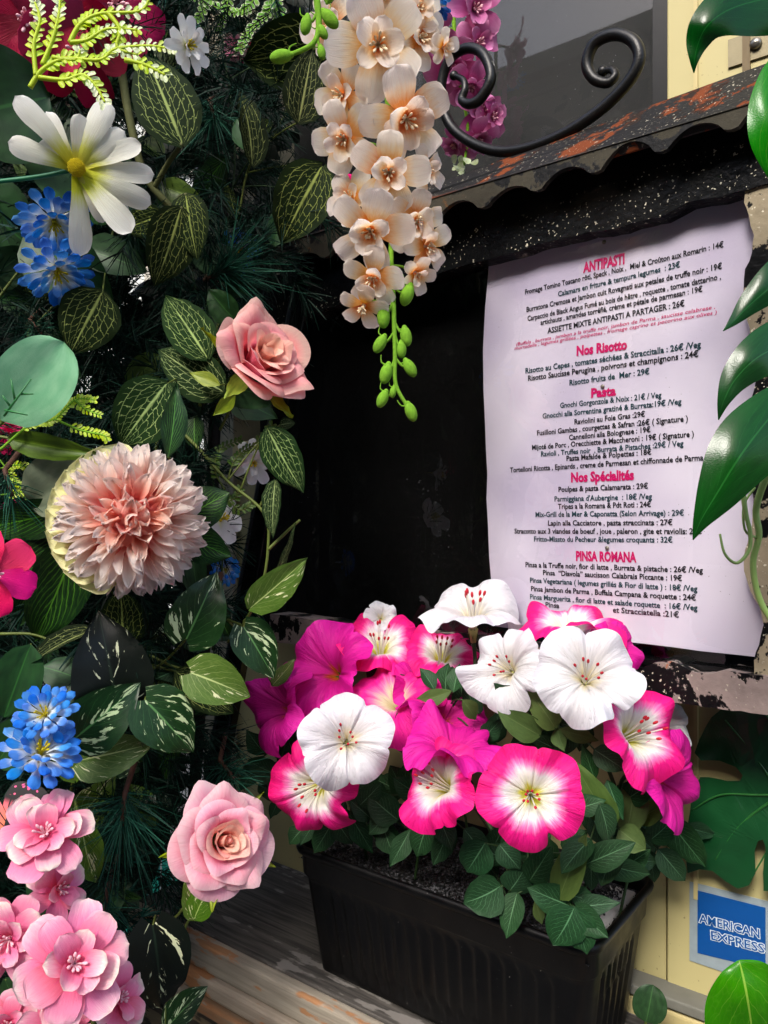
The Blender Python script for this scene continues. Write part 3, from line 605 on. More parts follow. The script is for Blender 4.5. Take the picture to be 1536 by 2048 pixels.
# ---- card sticker on the wall
st = thing('payment_sticker', 'blue and white card payment sticker on the cream wall beside the planter', 'sticker', onp(1460, 1950, NW, CW+.005))
def q_(name, pts_, off, mat): return WO(name, plate_mesh(name, pts_, NW, CW+off, .0006, mat), st)
stick = flat_mat('worn_silver_film', '#9aa8ae', .4, .5, nsc=70, var=.35)
q_('border', [(1379, 1763), (1640, 1829), (1640, 2010), (1379, 1921)], .0056, stick)
q_('blue_field', [(1395, 1781), (1531, 1816), (1531, 1939), (1395, 1906)], .0063, flat_mat('card_blue', '#0a4f98', .35, .5, nsc=25, var=.25))
mw, mb = flat_mat('card_white', '#d7e2ea', .4), flat_mat('card_blue_ink', '#0d549c', .4)
for tx, a_, b_, c_, d_ in (('AMERICAN', 1397, 1846, 1521, 1878), ('EXPRESS', 1421, 1880, 1531, 1908)):
    print_text('lettering_outline', tx, a_+2, b_-1.5, c_-2, d_-1.5, 17.5, mw, NW, CW+.0066, st, .075, norm=True); print_text('lettering', tx, a_+2, b_-1.5, c_-2, d_-1.5, 17.5, mb, NW, CW+.0070, st, .012, norm=True)

# ================================================================ PLANTER
PF = V((.182, .663, -.38)); PU = V((-.798, .602, 0)).normalized(); PVv = V((-PU.y*-1, -PU.x, 0)).normalized(); PVv = V((.602, .798, 0)).normalized()
PL, PW_, PH = .366, .177, .148
PC = PF+PU*PL/2+PVv*PW_/2
PM = MX((PU, PVv, V((0, 0, 1)))).transposed().to_4x4()
if PM.to_3x3().determinant() < 0: PM = MX((-PU, PVv, V((0, 0, 1)))).transposed().to_4x4()
PM.translation = PC-V((0, 0, PH)); sgu = -1 if (PM.to_3x3() @ V((1, 0, 0))).dot(PU) < 0 else 1
def rrect(a, b, r, n=12, m=(110, 50)):
    pts_ = []; sides = [((-a+r, -b), (a-r, -b), m[0]), ((a, -b+r), (a, b-r), m[1]), ((a-r, b), (-a+r, b), m[0]), ((-a, b-r), (-a, -b+r), m[1])]
    cs = [((a-r, -b+r), -90), ((a-r, b-r), 0), ((-a+r, b-r), 90), ((-a+r, -b+r), 180)]
    for (p, q, k), (c, a0) in zip(sides, cs):
        dx = (q[0]-p[0], q[1]-p[1]); l = math.hypot(*dx); nn = (dx[1]/l, -dx[0]/l)
        for i in range(k): t = i/k; pts_.append((p[0]+dx[0]*t, p[1]+dx[1]*t, nn, t*l, l))
        for i in range(n):
            an = R(a0+90*i/n); pts_.append((c[0]+r*math.cos(an), c[1]+r*math.sin(an), (math.cos(an), math.sin(an)), -1, 0))
    return pts_
lev = [(-.022, .0085, 0), (-.006, .0075, 0), (-.001, .006, 0), (0, .0035, 0), (-.0015, .0008, 0), (-.005, 0, 0), (-.009, .0012, 0), (-.011, .004, 0), (-.013, .0055, 0), (-.034, .0068, 0), (-.0365, .0085, 0), (-.039, .0105, 0)]
lev += [(-.039-.1*(i/22), .0105+.013*(i/22), 1) for i in range(1, 23)]+[(-.146, .0245, 0), (-.148, .028, 0)]
vv = []; ff = []; nring = None
for z, ins, rb in lev:
    ring = rrect(PL/2-ins, PW_/2-ins, max(.004, .022-ins*.4)); nring = len(ring)
    for (x, y, nn, sa, l) in ring:
        d = 0
        if rb and sa > .012 and sa < l-.012:
            per = .0165; k = int(round((l-.024)/per)); per = (l-.024)/k; fr = ((sa-.012)/per) % 1; e = abs(fr-.5)
            if e < .36:
                top = -.045-.012*(e/.36)**2.2; 
                if z < top and z > -.137: d = .0024*min(1, (.36-e)/.08)
        vv.append((x-nn[0]*d, y-nn[1]*d, z+PH))
for j in range(len(lev)-1):
    for i in range(nring): ff.append((j*nring+i, j*nring+(i+1) % nring, (j+1)*nring+(i+1) % nring, (j+1)*nring+i))
ff.append(tuple((len(lev)-1)*nring+i for i in range(nring)))
def plastic():
    s = NT('black_planter_plastic'); g = s.geo()
    col = s.mix(s.mth('MULTIPLY', s.rng(s.noise(500, g, 1), .79, .80), .5), s.mix(s.rng(s.noise(9, g, 4), .4, .7, 0, .6), '#030304', '#08090a'), '#8a8680')
    return s.fin(col, s.rng(s.noise(30, g, 4), .3, .7, .34, .5), s.bump(s.noise(700, g, 2), .1, .0004), .3)
pl = thing('window_box', 'long black ribbed plastic planter standing on the wooden sill', 'planter', mx=PM)
O('tub', mk_mesh('tub', vv, ff, plastic()), pl)
# soil with grains, and the foam block it covers at the near end
def soilmat():
    s = NT('black_soil'); g = s.geo(); n = s.noise(260, g, 3)
    return s.fin(s.mix(s.rng(n, .45, .7), '#060606', '#5a5a5e'), .5, s.bump(n, 1, .003), .4)
sm_ = soilmat(); ring = rrect(PL/2-.009, PW_/2-.009, .018, 8, (40, 20)); q = random.Random(9)
gx, gy = 90, 46; P = np.zeros((gy, gx, 3)); 
for j in range(gy):
    for i in range(gx):
        x = (i/(gx-1)*2-1)*(PL/2-.010); y = (j/(gy-1)*2-1)*(PW_/2-.010)
        P[j, i] = (x, y, PH-.020+q.uniform(0, .0022)+.003*math.sin(x*40)*math.cos(y*55))
so_ = O('potting_soil', grid_mesh('potting_soil', P, np.zeros((gy, gx, 2)), sm_), None, PM.copy()); tag(so_, 'dark crumbly potting soil filling the black planter', 'soil', kind='stuff')
g = Geo()
for i in range(4200):
    x = q.uniform(-1, 1)*(PL/2-.012); y = q.uniform(-1, 1)*(PW_/2-.012); r = q.uniform(.0007, .0021)
    zz = PH-.0185+q.uniform(0, .002)
    ax_ = V((q.gauss(0, 1), q.gauss(0, 1), q.gauss(0, 1))).normalized(); e = ax_.orthogonal().normalized(); h = ax_.cross(e); c_ = V((x, y, zz))
    g.add([c_+ax_*r, c_+e*r, c_+h*r, c_-e*r, c_-h*r, c_-ax_*r*.7], [(0, 1, 2), (0, 2, 3), (0, 3, 4), (0, 4, 1), (5, 2, 1), (5, 3, 2), (5, 4, 3), (5, 1, 4)])
so2 = O('soil_grains', g.mesh('soil_grains', sm_, False), None, PM.copy()); tag(so2, 'loose black soil grains scattered over the planter soil', 'soil', kind='stuff')
e0 = sgu*-1  # sign of local x that points to the near (right) end
fx = e0*(PL/2-.038)
fo = thing('foam_block', 'white foam block showing at the near end of the planter, under soil', 'foam', mx=PM @ Tr(fx, 0, PH-.03))
bmf = Geo().box((0, 0, .002), AX, (.020, PW_/2-.018, .013)).mesh('foam', flat_mat('white_foam', '#c9c9c6', .85, .3, nsc=300, var=.15, bmp=.8), False); o = O('foam', bmf, fo)
b = o.modifiers.new('bevel', 'BEVEL'); b.width = .003; b.segments = 2
g = Geo()
for i in range(1500):
    x = -e0*.021+e0*abs(q.gauss(0, .013)); y = q.uniform(-1, 1)*(PW_/2-.018); r = q.uniform(.0008, .0022)
    if x*e0 > .014 or abs(y) > PW_/2-.02 : continue
    ax_ = V((q.gauss(0, 1), q.gauss(0, 1), q.gauss(0, 1))).normalized(); e = ax_.orthogonal().normalized(); h = ax_.cross(e); c_ = V((x, y, .0155+q.uniform(0, .002)))
    g.add([c_+ax_*r, c_+e*r, c_+h*r, c_-e*r, c_-h*r, c_-ax_*r*.7], [(0, 1, 2), (0, 2, 3), (0, 3, 4), (0, 4, 1), (5, 2, 1), (5, 3, 2), (5, 4, 3), (5, 1, 4)])
o = O('soil_crust', g.mesh('soil_crust', sm_, False), fo); o['kind'] = 'stuff'
# ================================================================ FLOWERS
def stamens(n, L, spread, rf, rt, tipmat=None, seed=0, base=V((0, 0, 0)), curve=.25):
    q = random.Random(seed); g = Geo(); gt = Geo()
    for i in range(n):
        a = 2*math.pi*i/n+q.uniform(-.3, .3); s_ = spread*q.uniform(.5, 1); l = L*q.uniform(.8, 1.1)
        p0 = base+V((math.cos(a), math.sin(a), 0))*L*.06; p2 = base+V((math.cos(a)*s_*l, math.sin(a)*s_*l, l)); p1 = (p0+p2)/2+V((-math.cos(a), -math.sin(a), 0))*l*curve*s_
        sp = spline([p0, p1, p2], 4); g.tube(sp, rf, rf*.8, 5)
        d = (sp[-1]-sp[-2]).normalized(); (gt if tipmat else g).ell(sp[-1], (d.orthogonal().normalized(), d.cross(d.orthogonal().normalized()), d), (rt, rt, rt*2.1), 6, 5)
    return g, gt
def flower_ring(par, meshes, n, tilt, r0=0, z0=0, rot=0, sc=1, q=None, jit=.12, name='petal', skip=()):
    q = q or rs
    for i in range(n):
        a = rot+2*math.pi*i/n+q.uniform(-jit, jit)
        if i in skip: continue
        s_ = sc*q.uniform(.93, 1.06)
        O(name, meshes[q.randrange(len(meshes))], par, Rz(a) @ Tr(0, r0, z0) @ Rx(tilt+q.uniform(-.09, .09)) @ Ry(q.uniform(-.13, .13)) @ S(s_*q.uniform(.93, 1.07), s_, s_))
def pm(key, mat, **k): return cached((key, mat), lambda: petal('petal', M[mat], **k))
def facing(pos, dx, dz, k=1): # tilt away from straight at the camera
    c = -pos.normalized(); rgt = V((-c.y, c.x, 0)).normalized(); rgt = rgt if rgt.x > 0 else -rgt; up = c.cross(rgt); up = up if up.z > 0 else -up
    return (c*k+rgt*dx+up*dz).normalized()

# ---- long petalled daisy
p = at(152, 338, .70); rr = 140*.70/F
d = thing('daisy', 'large white silk daisy with yellow-green centre and long spoon petals', 'daisy', mx=frame(p, facing(p, .05, .15)))
dm = [pm('daisy%d' % i, 'daisy', L=1, W=.155, prof='strap', b0=.55-.1*i, b1=-.35+.15*i, cup=-.25+.12*i, fold=.0, ruf=.015, k=3, ph=i*1.4, nu=9, nv=14) for i in range(4)]
q = random.Random(2)
# angle from +x (deg), length in px
for a, l, m_, wd in [(137, 152, 0, 1), (118, 108, 1, 1.05), (88, 95, 2, 1.2), (66, 145, 0, 1.05), (44, 120, 1, 1.1), (27, 132, 3, 1), (5, 145, 2, .95), (-16, 150, 0, 1), (-46, 150, 3, 1.15), (-36, 120, 1, .9), (-88, 160, 2, 1), (167, 122, 0, 1.15), (20, 70, 1, 1.5), (-60, 105, 0, .9), (150, 70, 3, 1.5)]:
    s_ = l*.70/F
    O('petal', dm[m_], d, Rz(R(a-90)) @ Tr(0, rr*.05, .0) @ Rx(q.uniform(-.25, .12)) @ Ry(q.uniform(-.3, .3)) @ S(s_*wd*1.0, s_, s_))
g = Geo(); 
for i in range(160):
    r = .1*rr*math.sqrt(i/160)*1.2; a = i*2.4; c_ = V((r*math.cos(a), r*math.sin(a), .011-(r/rr)**2*.2)); g.ell(c_, AX, (.0008, .0008, .0022), 5, 3)
g.ell((0, 0, .003), AX, (rr*.11, rr*.11, .006)); O('flower_centre', g.mesh('flower_centre', M['yellow']), d)
g = Geo().tube(spline([(0, 0, 0), (-.03, -.01, -.012), (-.075, -.022, -.02)], 6), .0022, .002); O('stem', g.mesh('stem', flat_mat('teal_green_stem', '#0c6b45', .5)), d)

# ---- blue flowers
def blue_flower(pos, R_, dx, dz, roll, label, seed, deep=1):
    t = thing('blue_flower', label, 'flower', mx=frame(pos, facing(pos, dx, dz), roll)); q = random.Random(seed)
    ms = [pm('blue%d' % i, 'blue', L=1, W=.15, prof='spoon', b0=.9-.1*i, b1=-.15+.15*i, cup=-.35+.15*i, ruf=.03, k=3, ph=i, nu=7, nv=10) for i in range(3)]
    flower_ring(t, ms, 15, .25, R_*.08, 0, 0, R_*.98, q, .1); flower_ring(t, ms, 11, .55, R_*.06, R_*.02, .2, R_*.88, q, .1); flower_ring(t, ms, 12, -.15, R_*.08, -R_*.05, .1, R_*1.02, q, .1); 
    g, _ = stamens(9, R_*.5, .45, R_*.022, R_*.03, None, seed, V((0, 0, R_*.02))); O('stamens', g.mesh('stamens', M['yellow']), t)
    O('tube', Geo().tube([V((0, 0, R_*.02)), V((0, 0, -R_*.25)), V((0, 0, -R_*.7))], lambda k: R_*(.14-.09*k), None, 9).mesh('tube', M['blue']), t)
blue_flower(at(108, 438, .735), .0345, .05, -.55, 0, 'upper blue silk flower tucked under the white daisy', 1)
blue_flower(at(112, 535, .74), .036, .25, -.60, 30, 'lower blue silk flower with pale centre below the white daisy', 2)
blue_flower(at(92, 1432, .66), .027, -.25, .30, 0, 'upper of two bright blue flowers at the left edge, above the pink blossoms', 3)
blue_flower(at(78, 1512, .65), .034, .25, .65, 0, 'lower of two bright blue flowers at the left edge, larger and opened upward', 4)
blue_flower(at(478, 505, .98), .028, .2, .3, 0, 'blue flower half hidden in the pine between the net leaves and the pink rose', 5)
blue_flower(at(868, 8, .92), .022, -.1, -.6, 0, 'small blue flower hanging at the top edge beside the cream spray', 6)
blue_flower(at(450, 1140, .99), .020, .2, .0, 0, 'small blue flower deep behind the dahlia beside the black post', 7)

# ---- roses
def rose(pos, R_, fac, roll, label, seed, mats, nl=(3, 4, 5, 6, 6), name='rose', ok=1.0):
    t = thing('rose', label, 'rose', mx=frame(pos, fac, roll)); q = random.Random(seed)
    def rp(r0, H, th, curl, span, mat, point, ph, zb):
        nu, nv = 17, 14; s_ = np.linspace(-1, 1, nu); tt = np.linspace(0, 1, nv); P = np.zeros((nv, nu, 3)); UV = np.zeros((nv, nu, 2))
        for i, s1 in enumerate(s_):
            Lf = H*(1-.30*abs(s1)**2.6+point*math.exp(-(s1/.22)**2)+.03*math.sin(4*s1+ph)); r = r0*.25; z = zb; pr = 0
            for j, t1 in enumerate(tt):
                a = (1-min(1, t1/.3))*1.2+th*min(1, t1/.3)
                if t1 > .62: a += curl*((t1-.62)/.38)**1.5*(1+.35*math.sin(3*s1+ph))
                if j: r += math.sin(a)*Lf*(t1-pr); z += math.cos(a)*Lf*(t1-pr)
                pr = t1; phi = s1*span*(.55+.45*min(1, t1*2.2))
                rr_ = r+abs(s1)**2*r0*.10
                P[j, i] = (rr_*math.sin(phi), rr_*math.cos(phi), z); UV[j, i] = (s1*.5+.5, t1)
        return grid_mesh('petal', P, UV, M[mat])
    specs = [(.045, .56, -.04, .2, 2.6), (.10, .62, -.02, .25, 1.9), (.17, .62, .10, .5, 1.5), (.27, .64, .22, .75, 1.15), (.36, .68, .40, .9, .95), (.46, .74, .62, 1.1, .85), (.52, .80, .88, 1.1, .72), (.50, .86, 1.15, .8, .66)]
    ns = [1, 2, 3, 3, 4, 4, 5, 5]
    for li, (sp, n) in enumerate(zip(specs, ns)):
        r0, H, th, curl, span = sp; rot = q.uniform(0, 6)
        for i in range(n):
            me = rp(r0*R_, H*R_*q.uniform(.95, 1.06)*(1+(1-ok)*.35), th*ok+q.uniform(-.05, .05), curl+q.uniform(-.25, .3), span*q.uniform(.95, 1.15), mats[0] if li < 4 else mats[1] if li < 6 else mats[2], q.choice((.0, .08, .2)), q.uniform(0, 6), -R_*.25)
            O('petal', me, t, Rz(rot+2*math.pi*i/n+q.uniform(-.12, .12)) @ Rx(q.uniform(-.05, .05)) @ Tr(q.uniform(-.02, .02)*R_, 0, -li*.012*R_))
    for i in range(5):
        O('sepal', pm('rsep', 'yel', L=1, W=.16, prof='lance', b0=-.1, b1=.5, cup=.3, ruf=.04), t, Rz(i*1.257+.9) @ Tr(0, R_*.12, -R_*.30) @ Rx(-.05) @ S(R_*.98))
    g = Geo().tube(spline([(0, 0, -R_*.25), (-.005, .004, -R_*.8), (-.02, .0, -R_*1.6)], 5), .004, .0022); g.ell((0, 0, -R_*.3), AX, (R_*.2, R_*.2, R_*.14)); O('bud_core', Geo().ell((0, 0, R_*.10), AX, (R_*.07, R_*.07, R_*.22), 10, 8).mesh('bud_core', M['rose_in']), t); O('stem', g.mesh('stem', M['stem']), t)
    return t
p = at(532, 710, .74); rose(p+V((-.004, 0, -.004)), .058, facing(p, .75, .75), 10, 'pink silk rose opening to the right over the black post', 5, ('rose_in', 'rose_up', 'rose_up'), ok=.72)
p = at(450, 1682, .72); rose(p, .0555, facing(p, .32, .0), 40, 'blush pink silk rose with pale outer petals beside the planter', 8, ('rose_in', 'rose_out', 'rose_out'))

# ---- dahlia pompon
p = at(262, 1036, .68); Rd = 142*.68/F
t = thing('pompon_dahlia', 'huge peach-pink pompon flower with hundreds of pointed petals', 'dahlia', mx=frame(p-V((0, 0, 0)), facing(p, -.04, .12))); q = random.Random(12)
dm1 = [pm('dah%d' % i, 'dahlia', L=1, W=.115+.03*(i % 3), prof='point', b0=.45-.15*i*.3, b1=-.15-.12*i, cup=.55, fold=.25, ruf=.035, k=5, ph=i*2.1, nu=7, nv=9, jag=.10) for i in range(5)]
dm2 = [pm('dai%d' % i, 'dahlia_in', L=1, W=.20, prof='point', b0=.1, b1=.7-.5*i, cup=.7, fold=.3, ruf=.05, k=6, ph=i*1.3, nu=7, nv=9, jag=.14) for i in range(4)]
N_ = 297
for i in range(N_):
    f_ = (i+.5)/N_; pol = 1.95*math.sqrt(f_) ; a = i*2.39996+q.uniform(-.2, .2); inner = f_ < .16
    l = Rd*((.34+.16*q.random()) if inner else (.40+.18*min(1, pol/1.5)))*q.uniform(.92, 1.1)
    rb = Rd*(.50 if not inner else .46+.06*q.random()); pol2 = pol+q.uniform(-.08, .08)
    m_ = Rz(a) @ Rx(math.pi/2-min(pol2, 2.0)) @ Tr(0, rb, 0) @ Ry(q.uniform(-.9, .9)) @ Rx(q.uniform(-.34, .36)+(.12 if inner else 0))
    O('petal', (dm2 if inner else dm1)[q.randrange(4 if inner else 5)], t, Tr(0, 0, -Rd*.28) @ m_ @ S(l*q.uniform(.85, 1.15)*1.15, l, l))
O('core', Geo().ell((0, 0, -Rd*.28), AX, (Rd*.48, Rd*.48, Rd*.48), 20, 14).mesh('core', M['dahlia_in']), t)
for i in range(9):
    O('sepal', pm('dsep', 'sepal', L=1, W=.42, prof='obovw', b0=1.0, b1=.15, cup=.25, ruf=.05, k=5, ph=1), t, Rz(.35+i*.27) @ Tr(0, Rd*.28, -Rd*.55) @ Rx(-.30) @ S(Rd*.93))

# ---- delphinium type sprays
def small_flower(par, org, px_, py, Y, Rp, dx, dz, seed, mat, sm, n1=5, n2=5, closed=0, roll=0, n3=0, wk=1.0):
    q = random.Random(seed); pos = at(px_, py, Y); R_ = Rp*Y/F
    g, _ = stamens(9, R_*.34, .55, R_*.022, R_*.036, None, seed, V((0, 0, R_*.05))); g.ell((0, 0, 0), AX, (R_*.10, R_*.10, R_*.10)); g.tube([V((0, 0, 0)), V((0, 0, -R_*.5))], R_*.06, R_*.03)
    f = O('flower', cached(('stam', sm, seed % 4, round(R_, 3)), lambda: g.mesh('flower', M[sm])), par, MX.Translation(-org) @ frame(pos, facing(pos, dx, dz), roll))
    k0 = mat
    ms = [pm('del%d%s' % (i, wk), k0, L=1, W=(.30+.025*i)*wk, prof='obovw', b0=.50-.12*i, b1=-.55+.2*i, cup=.22-.1*i, ruf=.03, k=3.3, ph=i*1.7, nu=9, nv=12) for i in range(4)]
    ms2 = [pm('dei%d%s' % (i, wk), k0, L=1, W=.32*wk, prof='obovw', b0=.85, b1=-.25+.25*i, cup=.35, ruf=.04, k=4, ph=i*2, nu=9, nv=11) for i in range(3)]
    flower_ring(f, ms, n1, .12+closed, R_*.03, 0, q.uniform(0, 6), R_*1.06, q)
    if n2: flower_ring(f, ms2, n2, .35+closed, R_*.02, R_*.03, q.uniform(0, 6), R_*.74, q, .25)
    if n3: flower_ring(f, ms, n3, .30, R_*.03, R_*.02, q.uniform(0, 6), R_*.92, q, .25)
    return f
def spray(name, label, cat, stem, flowers, buds, mat, sm, budmat='bud', stemmat='bud', r=.0028):
    sp = spline([at(*s_) for s_ in stem], 6); org = sp[0].copy(); t = thing(name, label, cat, org)
    g = Geo().tube([x-org for x in sp], r, r*.55, 8)
    for fl in flowers:
        pos = at(fl[0], fl[1], fl[2]); q_ = min(sp, key=lambda x: (x-pos).length+abs(x.z-pos.z-.01)); 
        if (q_-pos).length > .004: g.tube([x-org for x in spline([q_, (q_+pos)/2+V((0, .006, .004)), pos+V((0, .008, 0))], 4)], r*.4, r*.4, 5)
    for (bx, by, Y, rb, ang) in buds:
        pos = at(bx, by, Y); q_ = min(sp, key=lambda x: (x-(pos+V((0, 0, .012)))).length); R_ = rb*Y/F; a = R(ang); dr = V((math.cos(a), 0, math.sin(a)))
        g.tube([x-org for x in spline([q_, (q_+pos)/2+V((0, 0, -.003)), pos-dr*R_*1.2], 4)], r*.42, r*.42, 5)
        sd = dr.cross(V((0, 1, 0))); gb = Geo().ell((0, 0, 0), (sd, V((0, 1, 0)), dr), (R_*.78, R_*.78, R_*1.35), 12, 9)
        gb.ell(-dr*R_*1.1, (sd, V((0, 1, 0)), dr), (R_*.4, R_*.4, R_*.5), 8, 5)
        o1 = spline([dr*(-R_), dr*(-R_*1.2)-sd*R_*.9, dr*(-R_*2.1)-sd*R_*1.2], 3); gb.tube(o1, R_*.16, R_*.05, 5)
        O('bud', gb.mesh('bud', M[budmat]), t, Tr(*(pos-org)))
    O('stem', g.mesh('stem', M[stemmat]), t)
    for i, fl in enumerate(flowers):
        small_flower(t, org, *fl[:6], seed=i*3+len(label), mat=mat, sm=sm, **(fl[6] if len(fl) > 6 else {}))
    return t
Yc = .66
spray('cream_flower_spray', 'long hanging spray of cream and peach silk blossoms with lime buds', 'flower spray',
 [(745, -60, Yc+.02), (770, 150, Yc+.03), (785, 330, Yc+.03), (782, 500, Yc+.012), (786, 580, Yc), (790, 700, Yc), (792, 770, Yc), (822, 822, Yc)],
 [(755, 92, Yc-.012, 96, .05, .12), (690, 190, Yc+.015, 66, -.75, .0, dict(n2=4)), (808, 235, Yc-.01, 90, .30, -.25), (692, 275, Yc-.002, 70, -.35, -.25), (778, 346, Yc-.02, 76, .0, .0),
  (848, 340, Yc+.008, 48, .85, .1, dict(n2=3)), (705, 398, Yc+.012, 56, -.6, .35, dict(n2=3)), (742, 458, Yc-.016, 80, -.12, -.3), (828, 442, Yc-.004, 62, .35, -.2, dict(n2=4)), (850, 492, Yc+.004, 56, .75, -.1, dict(n2=2)),
  (748, 552, Yc-.01, 62, -.25, -.4, dict(n2=3)), (828, 545, Yc+.004, 44, .6, -.5, dict(n2=2, closed=.35)), (728, 610, Yc, 50, -.3, -.75, dict(n2=0)), (660, 50, Yc+.02, 60, -.6, .2), (836, 80, Yc+.02, 60, .7, .3), (762, -22, Yc-.01, 72, .2, -.3), (885, 95, Yc+.02, 34, .9, .0, dict(n2=3)), (835, 20, Yc+.01, 50, .4, .4)],
 [(814, 590, Yc, 17, -110), (767, 634, Yc, 17, -90), (812, 673, Yc, 15, -80), (760, 688, Yc, 15, -120), (803, 699, Yc, 13, -90), (820, 736, Yc, 15, -60), (772, 747, Yc, 16, -105), (765, 798, Yc, 14, -115), (786, 784, Yc, 9, -100), (822, 824, Yc, 15, -70), (776, 578, Yc, 12, -95)], 'cream', 'stamen')
Yb = .58
spray('green_bud_sprig', 'fuzzy lime green bud sprig hanging at the top centre', 'sprig', [(628, -40, Yb), (636, 20, Yb), (637, 62, Yb), (625, 88, Yb), (595, 104, Yb), (568, 112, Yb)], [],
 [(612, 50, Yb, 15, -100), (660, 38, Yb, 17, -50), (645, 64, Yb, 12, -60), (643, 105, Yb, 11, -80), (562, 113, Yb, 17, 190), (660, -5, Yb, 10, 60)], 'cream', 'stamen', r=.0028)
Ym = .955
spray('mauve_flower_spray', 'hanging spray of mauve-pink blossoms behind the iron scroll', 'flower spray', [(905, -60, Ym), (912, 120, Ym), (935, 250, Ym), (928, 330, Ym)],
 [(870, 60, Ym, 55, -.5, -.4), (945, 20, Ym-.01, 58, .5, .2), (950, 90, Ym, 52, .7, .2), (905, 130, Ym-.01, 56, .1, -.3), (880, 130, Ym, 46, -.7, -.3), (955, 220, Ym, 54, .6, -.1), (940, 170, Ym-.01, 48, .2, -.4), (980, 235, Ym, 40, .8, .1), (955, 275, Ym, 42, .4, -.6), (912, 285, Ym, 36, -.5, -.7)],
 [], 'mauve', 'stamen_p')
O_ = thing('pale_blossom_tip', 'small pale green blossom at the foot of the mauve spray', 'flower', at(925, 330, Ym))
for i in range(14):
    O('petal', pm('tipb', 'limewhite', L=1, W=.3, prof='obovw', b0=.3, b1=-.4), O_, Tr(rs.uniform(-.012, .012), rs.uniform(-.006, .006), rs.uniform(-.012, .008)) @ Rx(R(-90)) @ Rz(rs.uniform(0, 6)) @ Rx(rs.uniform(-1, 1)) @ S(.012))
Yp = .62
def blossom(px_, py, Y, R_, dx, dz, seed, label, roll=0, n2=6):
    pos = at(px_, py, Y); t = thing('pink_blossom', label, 'flower', pos); org = pos
    f = small_flower(t, org, px_, py, Y, R_, dx, dz, seed, 'blossom', 'stamen_p', 6, n2, roll=roll, n3=5 if n2 > 4 else 2); f.name = 'stamens'
    g = Geo().tube(spline([V((0, .01, 0)), V((.004, .03, -.03)), V((0, .04, -.09))], 5), .002, .002); O('stem', g.mesh('stem', M['stem']), t)
blossom(92, 1672, .63, 88, -.1, .35, 11, 'pink and cream blossom beside the butterfly wing at left edge')
blossom(112, 1778, .66, 66, .6, -.1, 12, 'side-turned pink blossom between the two larger open blossoms', n2=3)
blossom(22, 1872, .63, 84, -.35, -.35, 13, 'pink blossom cut by the left edge of the picture')
blossom(146, 1928, .60, 108, .12, .0, 14, 'largest open pink blossom at the bottom left corner')
blossom(232, 2000, .64, 66, .85, .1, 15, 'narrow side view pink blossom at the bottom left, right of the largest', n2=3)
blossom(118, 2062, .64, 80, 0, -.4, 16, 'pink blossom cut by the bottom edge below the largest one')
blossom(20, 2045, .66, 60, -.3, -.2, 17, 'pink blossom in the very bottom left corner')
# crimson and hot pink
def simple_bloom(name, label, px_, py, Y, R_, dx, dz, mat, seed, n=6, n2=0, roll=0, sm='stamen_p', wk=1.15):
    pos = at(px_, py, Y); t = thing(name, label, 'flower', pos); f = small_flower(t, pos, px_, py, Y, R_, dx, dz, seed, mat, sm, n, n2, roll=roll, wk=wk); f.name = 'stamens'; return t
simple_bloom('crimson_flower', 'dark crimson bloom at the top left corner behind the lime fern', 60, 45, .74, 110, -.2, .1, 'crimson', 21)
simple_bloom('crimson_flower', 'dark crimson bloom above the white daisy behind the lime fern', 150, 95, .76, 100, .1, -.2, 'crimson', 22)
simple_bloom('crimson_flower', 'dark crimson bloom at the top edge left of the white lotus', 225, 15, .78, 96, .2, .2, 'crimson', 23)
simple_bloom('hot_pink_flower', 'hot pink bloom at the left edge beside the dahlia', -18, 1150, .62, 88, .2, .0, 'hot', 24, 6)
simple_bloom('crimson_flower', 'small crimson bloom glimpsed behind the cream spray', 690, 385, .80, 34, 0, 0, 'hot', 26, 5)
simple_bloom('white_lotus', 'small pure white lotus flower at the right tip of the lime fern', 372, 92, .60, 50, .75, .2, 'white', 27, 10, 7, sm='yellow', wk=.6)
simple_bloom('white_star_flower', 'small white star flower beside the black post, mid left', 505, 925, .86, 44, .2, -.1, 'white', 28, 8, 5, sm='yellow', wk=.7)
simple_bloom('white_trumpet_flower', 'white trumpet flower seen from the side, right of the dahlia', 440, 1040, .86, 48, .9, .5, 'white', 29, 5, 0, sm='yellow')
simple_bloom('pink_bloom', 'small pink bloom deep in the pine at top, left of the green bud sprig', 468, 95, 1.0, 26, 0, 0, 'blossom', 30, 5, 4)
simple_bloom('pink_bloom', 'tiny pink bloom beside the teal awning in the pine', 500, 110, 1.02, 22, 0, 0, 'hot', 31, 5, 4)
simple_bloom('fuchsia_bloom', 'fuchsia bloom behind the pale eucalyptus leaf at left edge', 18, 872, .80, 40, 0, 0, 'hot', 32, 5, 4)
simple_bloom('fuchsia_bloom', 'small fuchsia bloom left of the dahlia, upper', 30, 1030, .80, 30, 0, 0, 'hot', 33, 5, 4)
simple_bloom('orange_bloom', 'small orange and blue tinged bloom inside the pine beside the rose', 455, 555, 1.0, 24, 0, 0, 'cream', 34, 5, 4)

